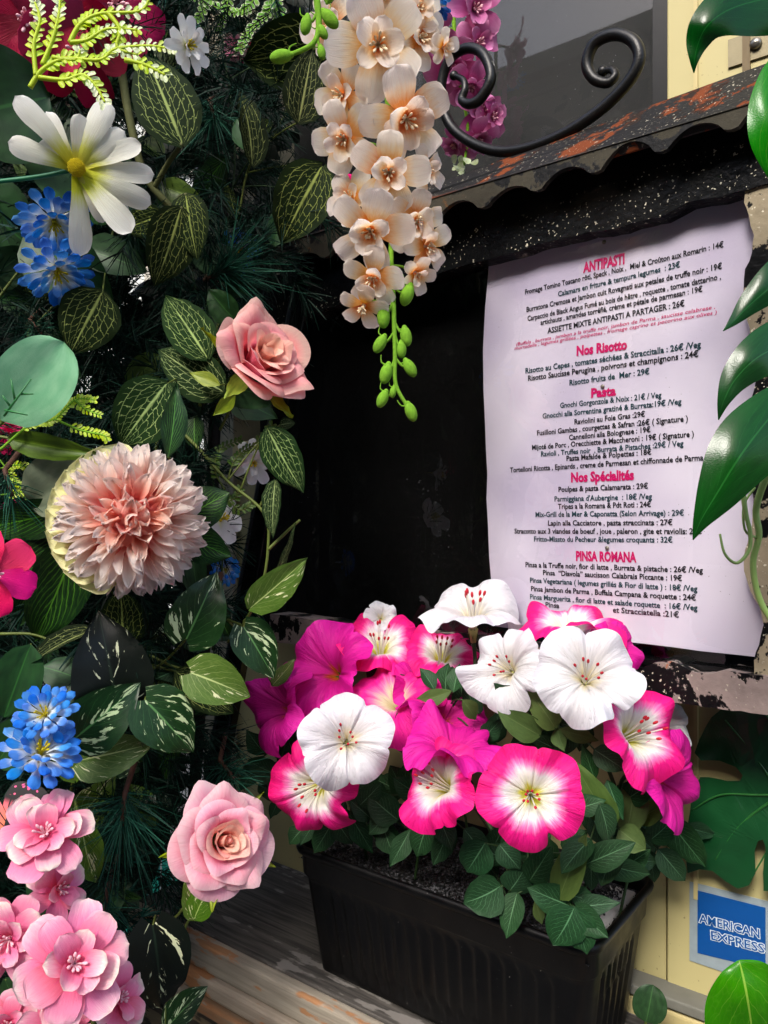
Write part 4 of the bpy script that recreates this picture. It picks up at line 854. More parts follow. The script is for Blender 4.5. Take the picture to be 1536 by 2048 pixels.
# ---- butterfly
bt = thing('butterfly', 'pink and black toy butterfly wing behind the blossoms at left edge', 'butterfly', at(20, 1670, .67))
def wingmat():
    s = NT('butterfly_wing'); u, v, uv = s.uv(); a = s.n('TexVoronoi', 0, {'Vector': s.comb(s.mth('MULTIPLY', u, 7), s.mth('MULTIPLY', v, 9)), 'Scale': 1.0})
    core = s.rng(v, .45, .62, 1, 0); cell = s.rng(s.mth('ABSOLUTE', s.mth('SUBTRACT', s.mth('FRACT', s.mth('MULTIPLY', u, 6)), .5)), .36, .42, 1, 0)
    col = s.mix(s.mth('MAXIMUM', s.mth('MULTIPLY', core, cell), s.mth('MULTIPLY', s.rng(a, .24, .3, 1, 0), s.rng(v, .66, .7))), '#1a1618', s.mix(v, '#e8803a', '#f0529c'))
    return s.fin(col, .6, None, .3)
M['wing'] = wingmat()
for a, l in ((20, .052), (-25, .05), (70, .045), (150, .05)):
    O('wing', pm('wing', 'wing', L=1, W=.42, prof='obovw', b0=.1, b1=-.2, nu=11, nv=16), bt, frame(V((0, 0, 0)), (0.1, -1, .3)) @ Rz(R(a-90)) @ S(l))
O('body', Geo().ell((0, -.003, 0), AX, (.004, .004, .018)).mesh('body', black('butterfly_body', '#111012', .7)), bt)

# ---- petunias
def pet_mat(name, kind):
    s = NT(name); u, v, uv = s.uv(); r = s.rnd(); ob = s.obj()
    th = s.mth('MULTIPLY', u, 2*math.pi); cx = s.mth('COSINE', th); sx = s.mth('SINE', th)
    dirv = s.comb(s.mth('MULTIPLY', cx, 2.2), s.mth('MULTIPLY', sx, 2.2), s.mth('ADD', s.mth('MULTIPLY', v, .35), s.mth('MULTIPLY', r, 20)))
    fine = s.noise(9, dirv, 3, .6); big = s.noise(1.1, dirv, 2)
    lob = s.mth('COSINE', s.mth('MULTIPLY', th, 5))
    f = s.mth('ADD', s.mth('ADD', v, s.mth('MULTIPLY', s.mth('SUBTRACT', fine, .5), .20)), s.mth('ADD', s.mth('MULTIPLY', s.mth('SUBTRACT', big, .5), .35), s.mth('MULTIPLY', lob, -.035)))
    if kind == 'pw':
        c = s.ramp(f, [(0, '#d8d21c'), (.14, '#e3dc5a'), (.24, '#f1efd6'), (.46, '#ece4e4'), (.60, '#f07cba'), (.72, '#ee1788'), (1, '#f20d80')])
        c = s.mix(s.mth('MULTIPLY', s.rng(sx, -.2, 1), s.rng(v, .5, .9, 0, .35)), c, '#d80a50')
    elif kind == 'w': c = s.ramp(f, [(0, '#e6dca0'), (.16, '#eee6ca'), (.30, '#dedcda'), (1, '#dedee6')])
    elif kind == 'mw': c = s.ramp(f, [(0, '#ded28a'), (.25, '#efe2c4'), (.42, '#f077b4'), (.55, '#e61a92'), (1, '#e5128e')])
    else: c = s.ramp(f, [(0, '#b06a18'), (.1, '#c8481c'), (.2, '#c80f82'), (1, '#d8149a')])
    fold = s.noise(7, dirv, 4, .55); rib = s.rng(s.mth('ABSOLUTE', s.mth('SUBTRACT', s.noise(4.5, dirv, 2), .5)), 0, .03, 1, 0)
    h = s.mth('ADD', s.mth('MULTIPLY', fold, 1.0), s.mth('MULTIPLY', rib, .35))
    nb = s.bump(s.noise(2200, s.geo(), 1), .2, .0002, s.bump(h, .55, .0024))
    return s.fin(s.n('HueSaturation', 0, {0: .5, 1: 1, 2: s.rng(fold, .3, .6, .93, 1.02), 4: c}), .6, nb, .3, tr=.25)
for k in ('pw', 'w', 'mw', 'm'): M['pet_'+k] = pet_mat('petunia_'+k, k)
def petunia(label, px_, py, Y, R_px, dx, dz, kind, seed, roll=0, depth=.55, ruf=.10, flare=.25, stam=True, ell=1.0, back=False, open_=1.0):
    q = random.Random(seed); pos = at(px_, py, Y); R_ = R_px*Y/F
    t = thing('petunia', label, 'petunia', mx=frame(pos, facing(pos, dx, dz), roll), group=None)
    nr, nth = 26, 141; P = np.zeros((nr, nth, 3)); UV = np.zeros((nr, nth, 2)); ph = [q.uniform(0, 6.28) for _ in range(8)]; nd = [q.uniform(.3, 1) for _ in range(5)]
    big = [q.choice((0, 0, 1)) for _ in range(5)]; sad = q.random(); cur = [(q.uniform(0, 6.28), q.uniform(.12, .35), q.uniform(-.34, .26)) for _ in range(6)]
    for j in range(nr):
        v_ = (j/(nr-1)); rv = v_
        for i in range(nth):
            th = 2*math.pi*i/(nth-1)
            lob = .055*math.cos(5*(th-ph[0]))+.025*math.sin(2*th+ph[1])+.02*math.sin(3*th+ph[2])+.014*math.sin(9*th+ph[3])+.004*math.sin(23*th+ph[4])
            cut = 0; crease = 0
            for k in range(5):
                dd = (th-ph[0]-math.pi/5-k*2*math.pi/5+math.pi) % (2*math.pi)-math.pi
                cut += (.09+.20*big[k])*nd[k]*math.exp(-(dd/(.035+.05*big[k]))**2); crease += math.exp(-(dd/.05)**2)
            Rr = 1+lob-cut*rv**5
            z = -depth*1.0*math.exp(-rv/.30)+.26*rv-(.24+.14*sad)*rv**4+(.10+.10*sad)*rv**2*math.cos(2*th+ph[4])
            z += 1.55*ruf*rv**2.4*(.55*math.sin(5*th+ph[5])+.40*math.sin(3*th+ph[6])+.28*math.sin(8*th+ph[7])+.14*math.sin(14*th+ph[1]+rv*2))
            z += sum(am*math.exp(-((((th-c0+math.pi) % (2*math.pi))-math.pi)/wd)**2) for c0, wd, am in cur)*rv**4
            z -= crease*.11*math.sin(math.pi*min(1, rv*1.1))
            z += .010*math.sin(17*th+ph[2]+3*math.sin(3*th))*rv*(1-rv*.4)+.004*math.sin(31*th+ph[3]+2*math.sin(2*th))*rv
            r_ = R_*Rr*(.045+.955*rv**1.15)
            P[j, i] = (r_*math.cos(th)*open_, r_*math.sin(th)*ell, z*R_); UV[j, i] = (i/(nth-1), v_)
    P[:, -1] = P[:, 0]
    me = grid_mesh('corolla', P, UV, M['pet_'+kind]); O('corolla', me, t)
    g = Geo(); g.tube([V((0, 0, -R_*depth*.93)), V((0, 0, -R_*(depth+.25)))], R_*.10, R_*.055, 10)
    O('flower_tube', g.mesh('flower_tube', M['sepal'] if kind != 'm' else M['pet_m']), t)
    g = Geo().tube(spline([V((0, 0, -R_*(depth+.2))), V((.002, -.01, -R_*(depth+.6))), V((.0, -.035, -R_*(depth+.8)))], 5), .0022, .0018); O('stem', g.mesh('stem', M['stemd']), t)
    for i in range(5):
        O('sepal', pm('csep', 'petb', L=1, W=.22, prof='lance', b0=.5, b1=1.0, cup=.3), t, Tr(0, 0, -R_*(depth+.28)) @ Rz(i*1.257) @ Rx(1.0) @ S(R_*.42))
    if stam:
        g, gt = stamens(8, R_*depth*1.5, .34, R_*.016, R_*.030, True, seed, V((0, 0, -R_*depth*.88)), .1)
        o = O('stamens', g.mesh('stamens', M['st_white']), t); O('anthers', gt.mesh('anthers', M['st_red']), o)
    return t
petunia('white petunia seen half from the side, highest one in the planter', 945, 1215, .78, 104, -.05, 2.0, 'w', 1, depth=.5, ruf=.12)
petunia('white petunia in the middle of the planter, left of the largest white one', 1008, 1335, .70, 86, -.45, .25, 'w', 2, 15)
petunia('largest white petunia with ruffled edge, in front of the menu corner', 1175, 1348, .645, 104, .10, .35, 'w', 3, 40, ruf=.11)
petunia('white petunia at front left of the planter, over a pink one', 692, 1478, .715, 94, -.02, .15, 'w', 4, 10)
petunia('pink and white petunia tilted upward at the back left of the planter', 760, 1285, .86, 86, .0, 1.1, 'pw', 5, 30, ruf=.16)
petunia('pink and white petunia peeking out below the highest white one', 885, 1302, .83, 78, .15, 1.3, 'pw', 6, ruf=.16)
petunia('pink and white petunia lying nearly flat against the foot of the menu', 1140, 1242, .72, 104, .05, 3.2, 'pw', 7, ruf=.16, stam=False)
petunia('pink and white petunia turned right with a yellow tube, on the right side', 1278, 1462, .655, 108, .95, .55, 'pw', 8, 20, ruf=.13, depth=.6)
petunia('big open pink and white petunia facing the viewer over the planter front', 1062, 1592, .60, 104, .02, -.05, 'pw', 9, 22, ruf=.07, depth=.42)
petunia('pink and white petunia with folded red lip, front centre of the planter', 872, 1565, .685, 94, -.75, .35, 'pw', 10, 60, ruf=.16, depth=.6)
petunia('pink and white petunia at front left, under a white one', 625, 1578, .765, 98, -.6, -.35, 'pw', 11, 80, ruf=.10)
petunia('magenta petunia at the back left, showing its orange throat', 655, 1338, .84, 100, -.7, .4, 'm', 12, ruf=.18, stam=False)
petunia('magenta petunia at the far left of the planter, turned away', 552, 1412, .84, 92, -1.6, .5, 'm', 13, 30, ruf=.14, stam=False, depth=.7)
petunia('magenta petunia with pale throat in the middle left of the planter', 782, 1390, .80, 100, -.5, .9, 'mw', 14, 50, ruf=.18, stam=False)
petunia('magenta petunia in the centre of the bed, turned upward', 895, 1425, .77, 98, .5, 1.1, 'm', 15, 10, ruf=.18, stam=False)
petunia('low ruffled magenta petunia just left of the big open pink one', 905, 1488, .70, 98, .2, 1.9, 'm', 16, ruf=.20, stam=False)
petunia('plain magenta petunia at the far right end, facing right', 1348, 1560, .67, 98, 1.7, -.1, 'm', 17, 10, ruf=.10, depth=.7, stam=False)
petunia('magenta petunia mostly hidden behind the largest white one', 1232, 1300, .70, 58, .4, .4, 'm', 18, stam=False)
petunia('greyish white petunia behind the right-hand pink one, near the case', 1330, 1448, .71, 60, .7, .2, 'w', 19, stam=False)
petunia('small magenta petunia tucked between the two left white petunias, facing up', 845, 1372, .82, 66, .3, .9, 'm', 21, ruf=.16, stam=False)
petunia('scrap of a pale petunia behind the tall pink one at the back', 762, 1232, .89, 34, 0, .5, 'w', 20, stam=False)
# ================================================================ PLANTER FOLIAGE
def YF(px_): return 1/(1.14+(min(px_, 1190)-590)/600*.368) if px_ < 1190 else .663+(px_-1190)*.0006
def soilp(u, v): return PF+PU*u*PL+PVv*v*PW_+V((0, 0, -.018))
def topx(p): return (768+p.x/p.y*F, 1024-p.z/p.y*F, p.y)
SPR = [
 ('leafy sprig hanging over the left end of the planter, left of the white petunia', .93, .4, [((531, 1509), (493, 1462), 42), ((528, 1512), (478, 1582), 42), ((553, 1548), (494, 1524), 50), ((530, 1550), (546, 1606), 42), ((561, 1588), (541, 1638), 28), ((608, 1655), (576, 1688), 36), ((605, 1407), (527, 1443), 24), ((585, 1425), (625, 1475), 56), ((540, 1480), (600, 1440), 40)]),
 ('leafy sprig spilling under the front left pink and white petunia', .80, .3, [((663, 1648), (627, 1708), 46), ((673, 1641), (705, 1690), 44), ((768, 1655), (785, 1714), 42), ((751, 1577), (695, 1596), 42), ((640, 1630), (600, 1690), 34), ((700, 1630), (745, 1705), 44), ((735, 1650), (810, 1690), 42), ((690, 1600), (660, 1690), 42), ((720, 1610), (760, 1570), 46)]),
 ('leafy sprig below the front centre petunia with the red lip', .60, .25, [((794, 1639), (735, 1590), 62), ((777, 1629), (737, 1668), 44), ((919, 1602), (836, 1649), 46, 'pet'), ((856, 1645), (830, 1718), 54), ((880, 1640), (905, 1700), 44), ((745, 1640), (700, 1600), 40), ((900, 1650), (870, 1735), 46), ((930, 1660), (985, 1735), 48), ((820, 1660), (780, 1735), 42), ((915, 1580), (935, 1545), 34, 'petb')]),
 ('leafy sprig in the centre gap above the open pink petunia', .50, .6, [((869, 1380), (842, 1334), 30), ((907, 1384), (918, 1328), 36), ((903, 1382), (817, 1414), 34, 'petb'), ((805, 1505), (794, 1430), 38), ((925, 1400), (955, 1440), 34, 'petb'), ((960, 1480), (1003, 1440), 40), ((860, 1480), (830, 1440), 40)]),
 ('tall olive leaf sprig between the largest white and the open pink petunia', .25, .5, [((1109, 1455), (1060, 1378), 58, 'petb'), ((1119, 1458), (1200, 1483), 32, 'petb'), ((1078, 1470), (1001, 1427), 56, 'petb'), ((1115, 1455), (1125, 1500), 34, 'petb'), ((1150, 1440), (1200, 1400), 40), ((1040, 1400), (990, 1370), 44), ((1190, 1500), (1250, 1540), 50)]),
 ('olive green sprig right of the open pink petunia, pale leaf undersides', .12, .35, [((1225, 1650), (1148, 1530), 62, 'petb'), ((1190, 1560), (1165, 1490), 34, 'pet'), ((1268, 1571), (1255, 1682), 62, 'petb'), ((1215, 1560), (1245, 1640), 40), ((1150, 1620), (1210, 1600), 44), ((1240, 1660), (1290, 1700), 56, 'petb'), ((1275, 1640), (1330, 1610), 46, 'petb'), ((1250, 1600), (1310, 1560), 48), ((1180, 1680), (1120, 1740), 50), ((1230, 1700), (1200, 1770), 50), ((1200, 1610), (1225, 1690), 46)]),
 ('leafy sprig reaching past the right end of the planter', .04, .55, [((1335, 1636), (1408, 1728), 64), ((1362, 1650), (1434, 1672), 36), ((1318, 1700), (1373, 1766), 50), ((1213, 1728), (1302, 1752), 46), ((1174, 1727), (1268, 1687), 56), ((1300, 1680), (1350, 1640), 46), ((1280, 1700), (1240, 1640), 44), ((1255, 1730), (1300, 1700), 40)]),
 ('broad leaved sprig in front of the open pink petunia, over the soil', .30, .15, [((970, 1687), (930, 1750), 72), ((1119, 1795), (1165, 1674), 62, 'petb'), ((1000, 1690), (1040, 1740), 50), ((1060, 1760), (1100, 1700), 56), ((1140, 1790), (1194, 1804), 40)]),
 ('low wet-looking sprig lying over the front rim of the planter', .13, .08, [((1000, 1773), (930, 1812), 78), ((1034, 1788), (1014, 1874), 50), ((1148, 1817), (1108, 1892), 84), ((1148, 1817), (1172, 1903), 70), ((1150, 1815), (1216, 1874), 52), ((1150, 1815), (1238, 1805), 40), ((1140, 1812), (1062, 1780), 62), ((1070, 1800), (1085, 1850), 26, 'petb'), ((1020, 1780), (1050, 1740), 60)]),
]
qf = random.Random(77)
for si, (lab, u, v, lv) in enumerate(SPR):
    root = soilp(u, v); cx = sum(l[0][0] for l in lv)/len(lv); cy = sum(l[0][1] for l in lv)/len(lv); Yb_ = YF(cx)+(.012 if v < .45 else .05)
    rp_ = topx(root); hub = (cx, cy, Yb_)
    leaves = []
    for l in lv:
        near = .0 if l[0][1] > 1600 else .01
        leaves.append(dict(base=l[0], tip=l[1], width=l[2]*1.02, Y=YF(l[0][0])+(-.012 if si in (7, 8) else -.004)+near+qf.uniform(-.01, .01), dY=qf.uniform(-.018, .008), kind='lance' if l[2] < 46 else 'ovate', mat=l[3] if len(l) > 3 else 'pet', name='leaf', tilt=qf.uniform(-30, 30)))
    for k in range(17):   # shaded inner leaves of the same sprig
        a = qf.uniform(0, 6.28); bx = cx+qf.gauss(0, 58); by = cy+qf.gauss(-12, 40); 
        bx = min(max(bx, 585), 1300); by = min(by, 1590 if bx < 940 else 1720); a = a if bx > 940 else -abs(math.sin(a))*2.2-.4
        leaves.append(dict(base=(bx, by), tip=(bx+math.cos(a)*62, by+math.sin(a)*62), width=qf.uniform(34, 52), Y=YF(bx)+qf.uniform(.03, .07), kind='ovate', mat='pet', name='leaf', tilt=qf.uniform(-45, 45)))
    vine('petunia_sprig', lab, 'leaf sprig', [[rp_, ((rp_[0]+cx)/2, (rp_[1]+cy)/2-20, (rp_[2]+Yb_)/2), hub]], leaves, r=.0016, smat='stemd', group='leafy sprigs in the planter')

# ================================================================ LEAF VINES ON THE GARLAND
vine('net_leaf_vine', 'dark net-veined leaves on a thick brown branch right of the white daisy', 'vine', [[(236, 40, .80), (243, 140, .79), (262, 250, .78), (290, 350, .78), (345, 418, .79), (372, 440, .8)]],
 [L_((364, 288), (290, 104), 132, .735, tilt=8), L_((372, 390), (392, 515), 80, .75, tilt=12), L_((362, 418), (316, 570), 104, .745, tilt=-14), L_((326, 432), (246, 458), 66, .77, tilt=10)], r=.0048, smat='stemb')
vine('net_leaf_vine', 'net-veined leaves tucked behind the upper left of the cream spray', 'vine', [[(640, 60, .86), (560, 250, .86), (500, 330, .85), (480, 420, .86)]],
 [L_((504, 330), (489, 168), 56, .79, tilt=35), L_((597, 244), (622, 104), 92, .76, tilt=10), L_((655, 90), (488, 128), 140, .80, tilt=-10), L_((644, 334), (562, 480), 122, .745, tilt=8), L_((470, 440), (455, 360), 30, .86, tilt=50), L_((540, 240), (515, 285), 30, .84)])
vine('net_leaf_vine', 'three net-veined leaves clustered left of the upper pink rose', 'vine', [[(300, 950, .80), (330, 840, .79), (400, 730, .78), (440, 640, .80)]],
 [L_((414, 716), (330, 583), 96, .735, mat='fitg', tilt=10), L_((446, 784), (316, 700), 100, .745, mat='fitg', tilt=-10), L_((334, 768), (236, 893), 128, .72, mat='fitg', tilt=6), L_((445, 690), (415, 600), 52, .80, 'ovate', 'big')])
vine('net_leaf_vine', 'single net-veined leaf hanging below the lower blue flower', 'vine', [[(210, 520, .80), (225, 470, .80), (232, 420, .80)]], [L_((205, 585), (140, 706), 122, .75, tilt=5), L_((60, 660), (120, 720), 40, .80, 'ovate', 'big')])
vine('net_leaf_vine', 'two folded net-veined leaves crossing the black post', 'vine', [[(350, 850, .80), (400, 900, .79), (455, 962, .78), (528, 1026, .77), (536, 1100, .77), (520, 1185, .77), (486, 1250, .77), (455, 1285, .78)], [(536, 1100, .77), (575, 1062, .77), (600, 1040, .77)]],
 [L_((536, 858), (602, 984), 80, .745, mat='fitg', tilt=18), L_((551, 962), (549, 1074), 40, .755, mat='fitg', tilt=40), L_((536, 1182), (597, 1052), 17, .76, mat='fitg', tilt=55), L_((560, 850), (590, 845), 26, .78, mat='fitg')], r=.0018)
vine('splashed_leaf_vine', 'large splashed lime leaf pointing up right beside the dark glass', 'vine', [[(486, 1250, .765), (500, 1225, .76), (508, 1212, .755)]], [L_((500, 1216), (611, 1117), 74, .735, 'ovate', 'pothl', tilt=15)], r=.0014)
vine('net_leaf_vine', 'thin edge-on net-veined leaf above the left blue flowers', 'vine', [[(0, 1268, .74), (60, 1268, .74), (100, 1280, .74)]], [L_((182, 1262), (36, 1328), 34, .72, tilt=50)])
vine('net_leaf_vine', 'net-veined leaves half hidden behind the splashed heart leaf', 'vine', [[(300, 1330, .80), (360, 1345, .80), (380, 1350, .79)]], [L_((355, 1345), (468, 1425), 84, .765, tilt=-5), L_((285, 1400), (345, 1370), 56, .79), L_((246, 1290), (243, 1180), 100, .77, 'ovate', 'fit', tilt=6)])
vine('dark_vein_vine', 'dark leaves with lime feather veins fanning out left of the dahlia', 'vine', [[(60, 1240, .80), (120, 1120, .78), (150, 1040, .76)]],
 [L_((135, 1020), (-40, 1062), 84, .735, 'ovate', 'dveil', tilt=-10), L_((140, 1050), (10, 1200), 96, .745, 'ovate', 'dveil', tilt=8), L_((158, 1075), (70, 1292), 124, .73, 'ovate', 'dveil', tilt=-6), L_((110, 1100), (30, 1260), 70, .78, 'ovate', 'dveil')], smat='stem')
vine('dark_vein_vine', 'two dark lime-veined leaves sticking out right of the dahlia', 'vine', [[(330, 1060, .80), (370, 1050, .79), (390, 1050, .78)]], [L_((370, 1035), (456, 985), 88, .755, 'ovate', 'dveil', tilt=-8), L_((362, 1068), (462, 1112), 82, .74, 'ovate', 'dveil', tilt=10)])
vine('dark_vein_vine', 'narrow upright lime-streaked leaf directly above the dahlia', 'vine', [[(345, 960, .76), (340, 930, .75), (338, 912, .74)]], [L_((336, 915), (359, 765), 54, .705, 'lance', 'dveil', tilt=20)])
vine('splashed_leaf_vine', 'dark green leaf with white streaks right above the bright heart leaf', 'vine', [[(250, 1360, .79), (320, 1330, .78), (375, 1275, .77)]], [L_((372, 1278), (436, 1146), 116, .725, 'heart', 'poth', tilt=8)])
vine('splashed_leaf_vine', 'white-streaked leaf touching the left of the planter flowers', 'vine', [[(455, 1240, .79), (470, 1245, .78), (486, 1252, .77)]], [L_((488, 1254), (549, 1356), 88, .755, 'heart', 'poth', tilt=-6), L_((545, 1370), (590, 1320), 30, .84, 'ovate', 'pothl')])
vine('splashed_leaf_vine', 'almost black leaf with cream splashes left of centre', 'vine', [[(270, 1330, .80), (300, 1280, .79), (360, 1260, .80)]], [L_((232, 1402), (198, 1224), 158, .72, 'heart', 'pothb', tilt=4, name='leaf')])
vine('splashed_leaf_vine', 'bright green heart leaf with a cream patch above the lower rose', 'vine', [[(300, 1310, .79), (340, 1330, .78), (382, 1342, .77)]], [L_((382, 1345), (504, 1392), 100, .705, 'heart', 'pothl', tilt=-5)])
vine('splashed_leaf_vine', 'dark streaked leaf right of the upper left blue flower', 'vine', [[(120, 1520, .78), (135, 1490, .76), (150, 1476, .75)]], [L_((150, 1476), (277, 1374), 122, .70, 'heart', 'poth', tilt=6)])
vine('splashed_leaf_vine', 'dark streaked leaf with square tip in the middle of the lower garland', 'vine', [[(240, 1380, .78), (270, 1388, .77), (290, 1400, .76)]], [L_((290, 1400), (395, 1508), 122, .715, 'heart', 'poth', tilt=-6)])
vine('splashed_leaf_vine', 'light green leaf pointing right under the dark streaked leaves', 'vine', [[(140, 1590, .79), (150, 1550, .77), (162, 1520, .76)]], [L_((160, 1520), (304, 1490), 96, .725, 'heart', 'pothl', tilt=6), L_((150, 1640), (230, 1560), 80, .80, 'heart', 'pothl')])
vine('splashed_leaf_vine', 'round leaf right of the butterfly and the upper pink blossom', 'vine', [[(150, 1600, .78), (160, 1640, .76), (170, 1665, .75)]], [L_((165, 1662), (188, 1775), 72, .71, 'heart', 'pothl', tilt=15)])
vine('splashed_leaf_vine', 'dark hanging leaf with pale splashes left of the wooden sill', 'vine', [[(384, 1790, .77), (350, 1835, .75), (310, 1848, .73)]], [L_((306, 1850), (330, 2040), 132, .685, 'heart', 'pothb', tilt=-4), L_((330, 2060), (405, 1975), 60, .73, 'ovate', 'poth')])
vine('splashed_leaf_vine', 'small two-tone leaf hanging below the lower pink rose', 'vine', [[(365, 1870, .76), (375, 1845, .75), (386, 1832, .74)]], [L_((388, 1838), (374, 1760), 40, .735, 'ovate', 'pothl', tilt=30), L_((388, 1838), (420, 1768), 56, .73, 'ovate', 'pothl', tilt=-10)])
vine('broad_leaf_stem', 'broad plain green leaf at the left edge above the daisy', 'leaf', [[(-60, 300, .75), (-65, 250, .74), (-70, 220, .74)]], [L_((-75, 235), (88, 190), 215, .73, 'round', 'big', tilt=-8)])
vine('broad_leaf_stem', 'broad plain green leaves behind the daisy and blue flowers', 'leaf', [[(-20, 620, .80), (40, 540, .80), (100, 480, .80)]], [L_((-40, 400), (70, 505), 150, .80, 'ovate', 'big'), L_((60, 470), (215, 598), 140, .775, 'ovate', 'big', tilt=5), L_((170, 500), (290, 535), 78, .785, 'ovate', 'big', tilt=-20), L_((90, 260), (230, 440), 180, .80, 'round', 'big'), L_((-30, 560), (60, 500), 80, .80, 'ovate', 'big')])
vine('eucalyptus_stem', 'pale mint green round leaf at the left edge with a sprig across it', 'leaf', [[(-30, 880, .70), (0, 850, .69), (12, 835, .68)]], [L_((2, 842), (124, 690), 146, .665, 'round', 'eu', tilt=5)])
sp_ = thing('needle_sprig', 'tiny green needle sprig lying over the mint green round leaf', 'sprig', at(8, 832, .65)); g = Geo()
for a_, b_ in (((8, 832), (62, 758)), ((30, 800), (22, 758)), ((42, 788), (66, 788)), ((10, 820), (55, 830)), ((20, 812), (4, 790))):
    g.tube([at(*a_, .652), at(*b_, .648)], .0011, .0006, 5)
WO('needles', g.mesh('needles', flat_mat('green_needle', '#2f7a3e', .5)), sp_)
vine('olive_stem_leaf', 'long olive leaf lying sideways above the sage leaf, left edge', 'leaf', [[(-20, 870, .72), (10, 875, .72), (30, 880, .72)]], [L_((22, 878), (200, 908), 54, .70, 'ovate', 'olive', tilt=12)])
vine('sage_stem_leaf', 'greyish sage leaf left of the dahlia', 'leaf', [[(200, 900, .76), (190, 905, .75), (182, 912, .74)]], [L_((184, 908), (52, 1015), 120, .715, 'round', 'sage', tilt=4)])
vine('broad_leaf_stem', 'dark round leaves at the left edge behind the bright blue flowers', 'leaf', [[(-20, 1500, .78), (20, 1470, .78), (50, 1440, .78)]], [L_((62, 1288), (8, 1432), 96, .715, 'round', 'big', tilt=5), L_((-10, 1530), (60, 1440), 80, .72, 'round', 'big'), L_((150, 1560), (120, 1440), 60, .74, 'ovate', 'olive'), L_((150, 1355), (80, 1330), 70, .76, 'ovate', 'big')])
vine('broad_leaf_stem', 'broad green leaves below the pink blossoms at the bottom left', 'leaf', [[(60, 2080, .74), (90, 2020, .74), (110, 1980, .74)]], [L_((70, 2060), (20, 1960), 60, .73, 'ovate', 'big'), L_((150, 2060), (60, 1960), 60, .71, 'ovate', 'pothl'), L_((10, 1960), (50, 2060), 60, .70, 'ovate', 'big'), L_((120, 1830), (60, 1740), 70, .72, 'ovate', 'big')])
vine('broad_leaf_stem', 'small dark leaf between the planter and the cream wall at the bottom', 'leaf', [[(1290, 2080, .74), (1292, 2040, .74), (1296, 2020, .74)]], [L_((1292, 2045), (1306, 1975), 66, .735, 'round', 'big')])
vine('broad_leaf_stem', 'serrated dark leaves under the upper pink rose', 'leaf', [[(440, 860, .80), (460, 820, .79), (480, 790, .78)]], [L_((450, 770), (560, 800), 70, .77, 'ovate', 'big'), L_((470, 640), (420, 580), 60, .78, 'ovate', 'big'), L_((440, 770), (380, 745), 30, .73, 'lance', 'yel'), L_((470, 790), (428, 830), 30, .73, 'lance', 'yel')])

FILL = [('shaded mixed leaves deep in the garland around the white daisy', 20, 330, 0, 560), ('shaded mixed leaves deep in the garland around the upper net-veined leaves', 300, 600, 60, 520), ('shaded mixed leaves behind the mint leaf and the blue flowers', 0, 300, 560, 900), ('shaded mixed leaves behind the upper pink rose', 280, 500, 520, 900),
 ('shaded mixed leaves beneath the dahlia', 60, 420, 1120, 1360), ('shaded mixed leaves around the dark streaked leaves', 60, 420, 1340, 1620), ('shaded mixed leaves left of the lower pink rose', 120, 340, 1600, 1860), ('shaded mixed leaves right of the dahlia', 380, 470, 900, 1300)]
qg = random.Random(55)
for lab, x0, x1, y0, y1 in FILL:
    n_ = max(7, int((x1-x0)*(y1-y0)/9000)); lv = []
    for i in range(n_):
        bx, by = qg.uniform(x0, x1), qg.uniform(y0, y1); a = qg.uniform(0, 6.28); l = qg.uniform(60, 115)
        k, m_ = qg.choice((('ovate', 'big'), ('ovate', 'fit'), ('heart', 'poth'), ('ovate', 'dveil'), ('lance', 'big'), ('ovate', 'pet'), ('heart', 'big'), ('ovate', 'olive')))
        lv.append(dict(base=(bx, by), tip=(bx+math.cos(a)*l, by+math.sin(a)*l), width=l*qg.uniform(.45, .7), Y=qg.uniform(.80, .87), kind=k, mat=m_, tilt=qg.uniform(-40, 40)))
    vine('shaded_vine', lab, 'vine', [[((x0+x1)/2, y1, .87), ((x0+x1)/2+20, (y0+y1)/2, .87), ((x0+x1)/2-10, y0, .87)]], lv, r=.0014, smat='stemd')
# lime fern and other small sprigs
def fern(name, label, stems, size, mat, smat, Y, tipmat=None, r=.0022, n=10, cat='sprig', face=None):
    org = at(stems[0][0][0], stems[0][0][1], Y); t = thing(name, label, cat, org); g = Geo(); q = random.Random(len(label)); 
    ms = cached(('fern', mat), lambda: petal('leaflet', M[mat], L=1, W=.24, prof='obovw', b0=.3, b1=-.3, cup=.3, nu=5, nv=7))
    mt = cached(('fern', tipmat), lambda: petal('leaflet', M[tipmat], L=1, W=.26, prof='obovw', b0=.3, b1=-.3, cup=.3, nu=5, nv=7)) if tipmat else ms
    for st in stems:
        pts = spline([at(p[0], p[1], Y+(p[2] if len(p) > 2 else 0)) for p in st], 8); g.tube([p-org for p in pts], r, r*.45, 6)
        L = sum((pts[i+1]-pts[i]).length for i in range(len(pts)-1)); k = max(3, int(L/(size*Y/F)/.42))
        for i in range(k):
            f_ = (i+1)/k; x = f_*(len(pts)-1); j = min(int(x), len(pts)-2); p = pts[j].lerp(pts[j+1], x-j); d = (pts[j+1]-pts[j]).normalized()
            if f_ < .18: continue
            for sd in (-1, 1):
                z = V((q.uniform(-.4, .4), -1, q.uniform(-.1, .5))).normalized(); y_ = (d*.75+d.cross(z)*sd).normalized(); z = (z-y_*z.dot(y_)).normalized()
                m = MX((y_.cross(z), y_, z)).transposed().to_4x4(); m.translation = p-org
                s_ = size*Y/F*q.uniform(.75, 1.15)*(1-.35*f_)
                O('leaflet', mt if (tipmat and f_ > .55 and q.random() < .8) else ms, t, m @ S(s_))
    O('stem', g.mesh('stem', M[smat]), t); return t
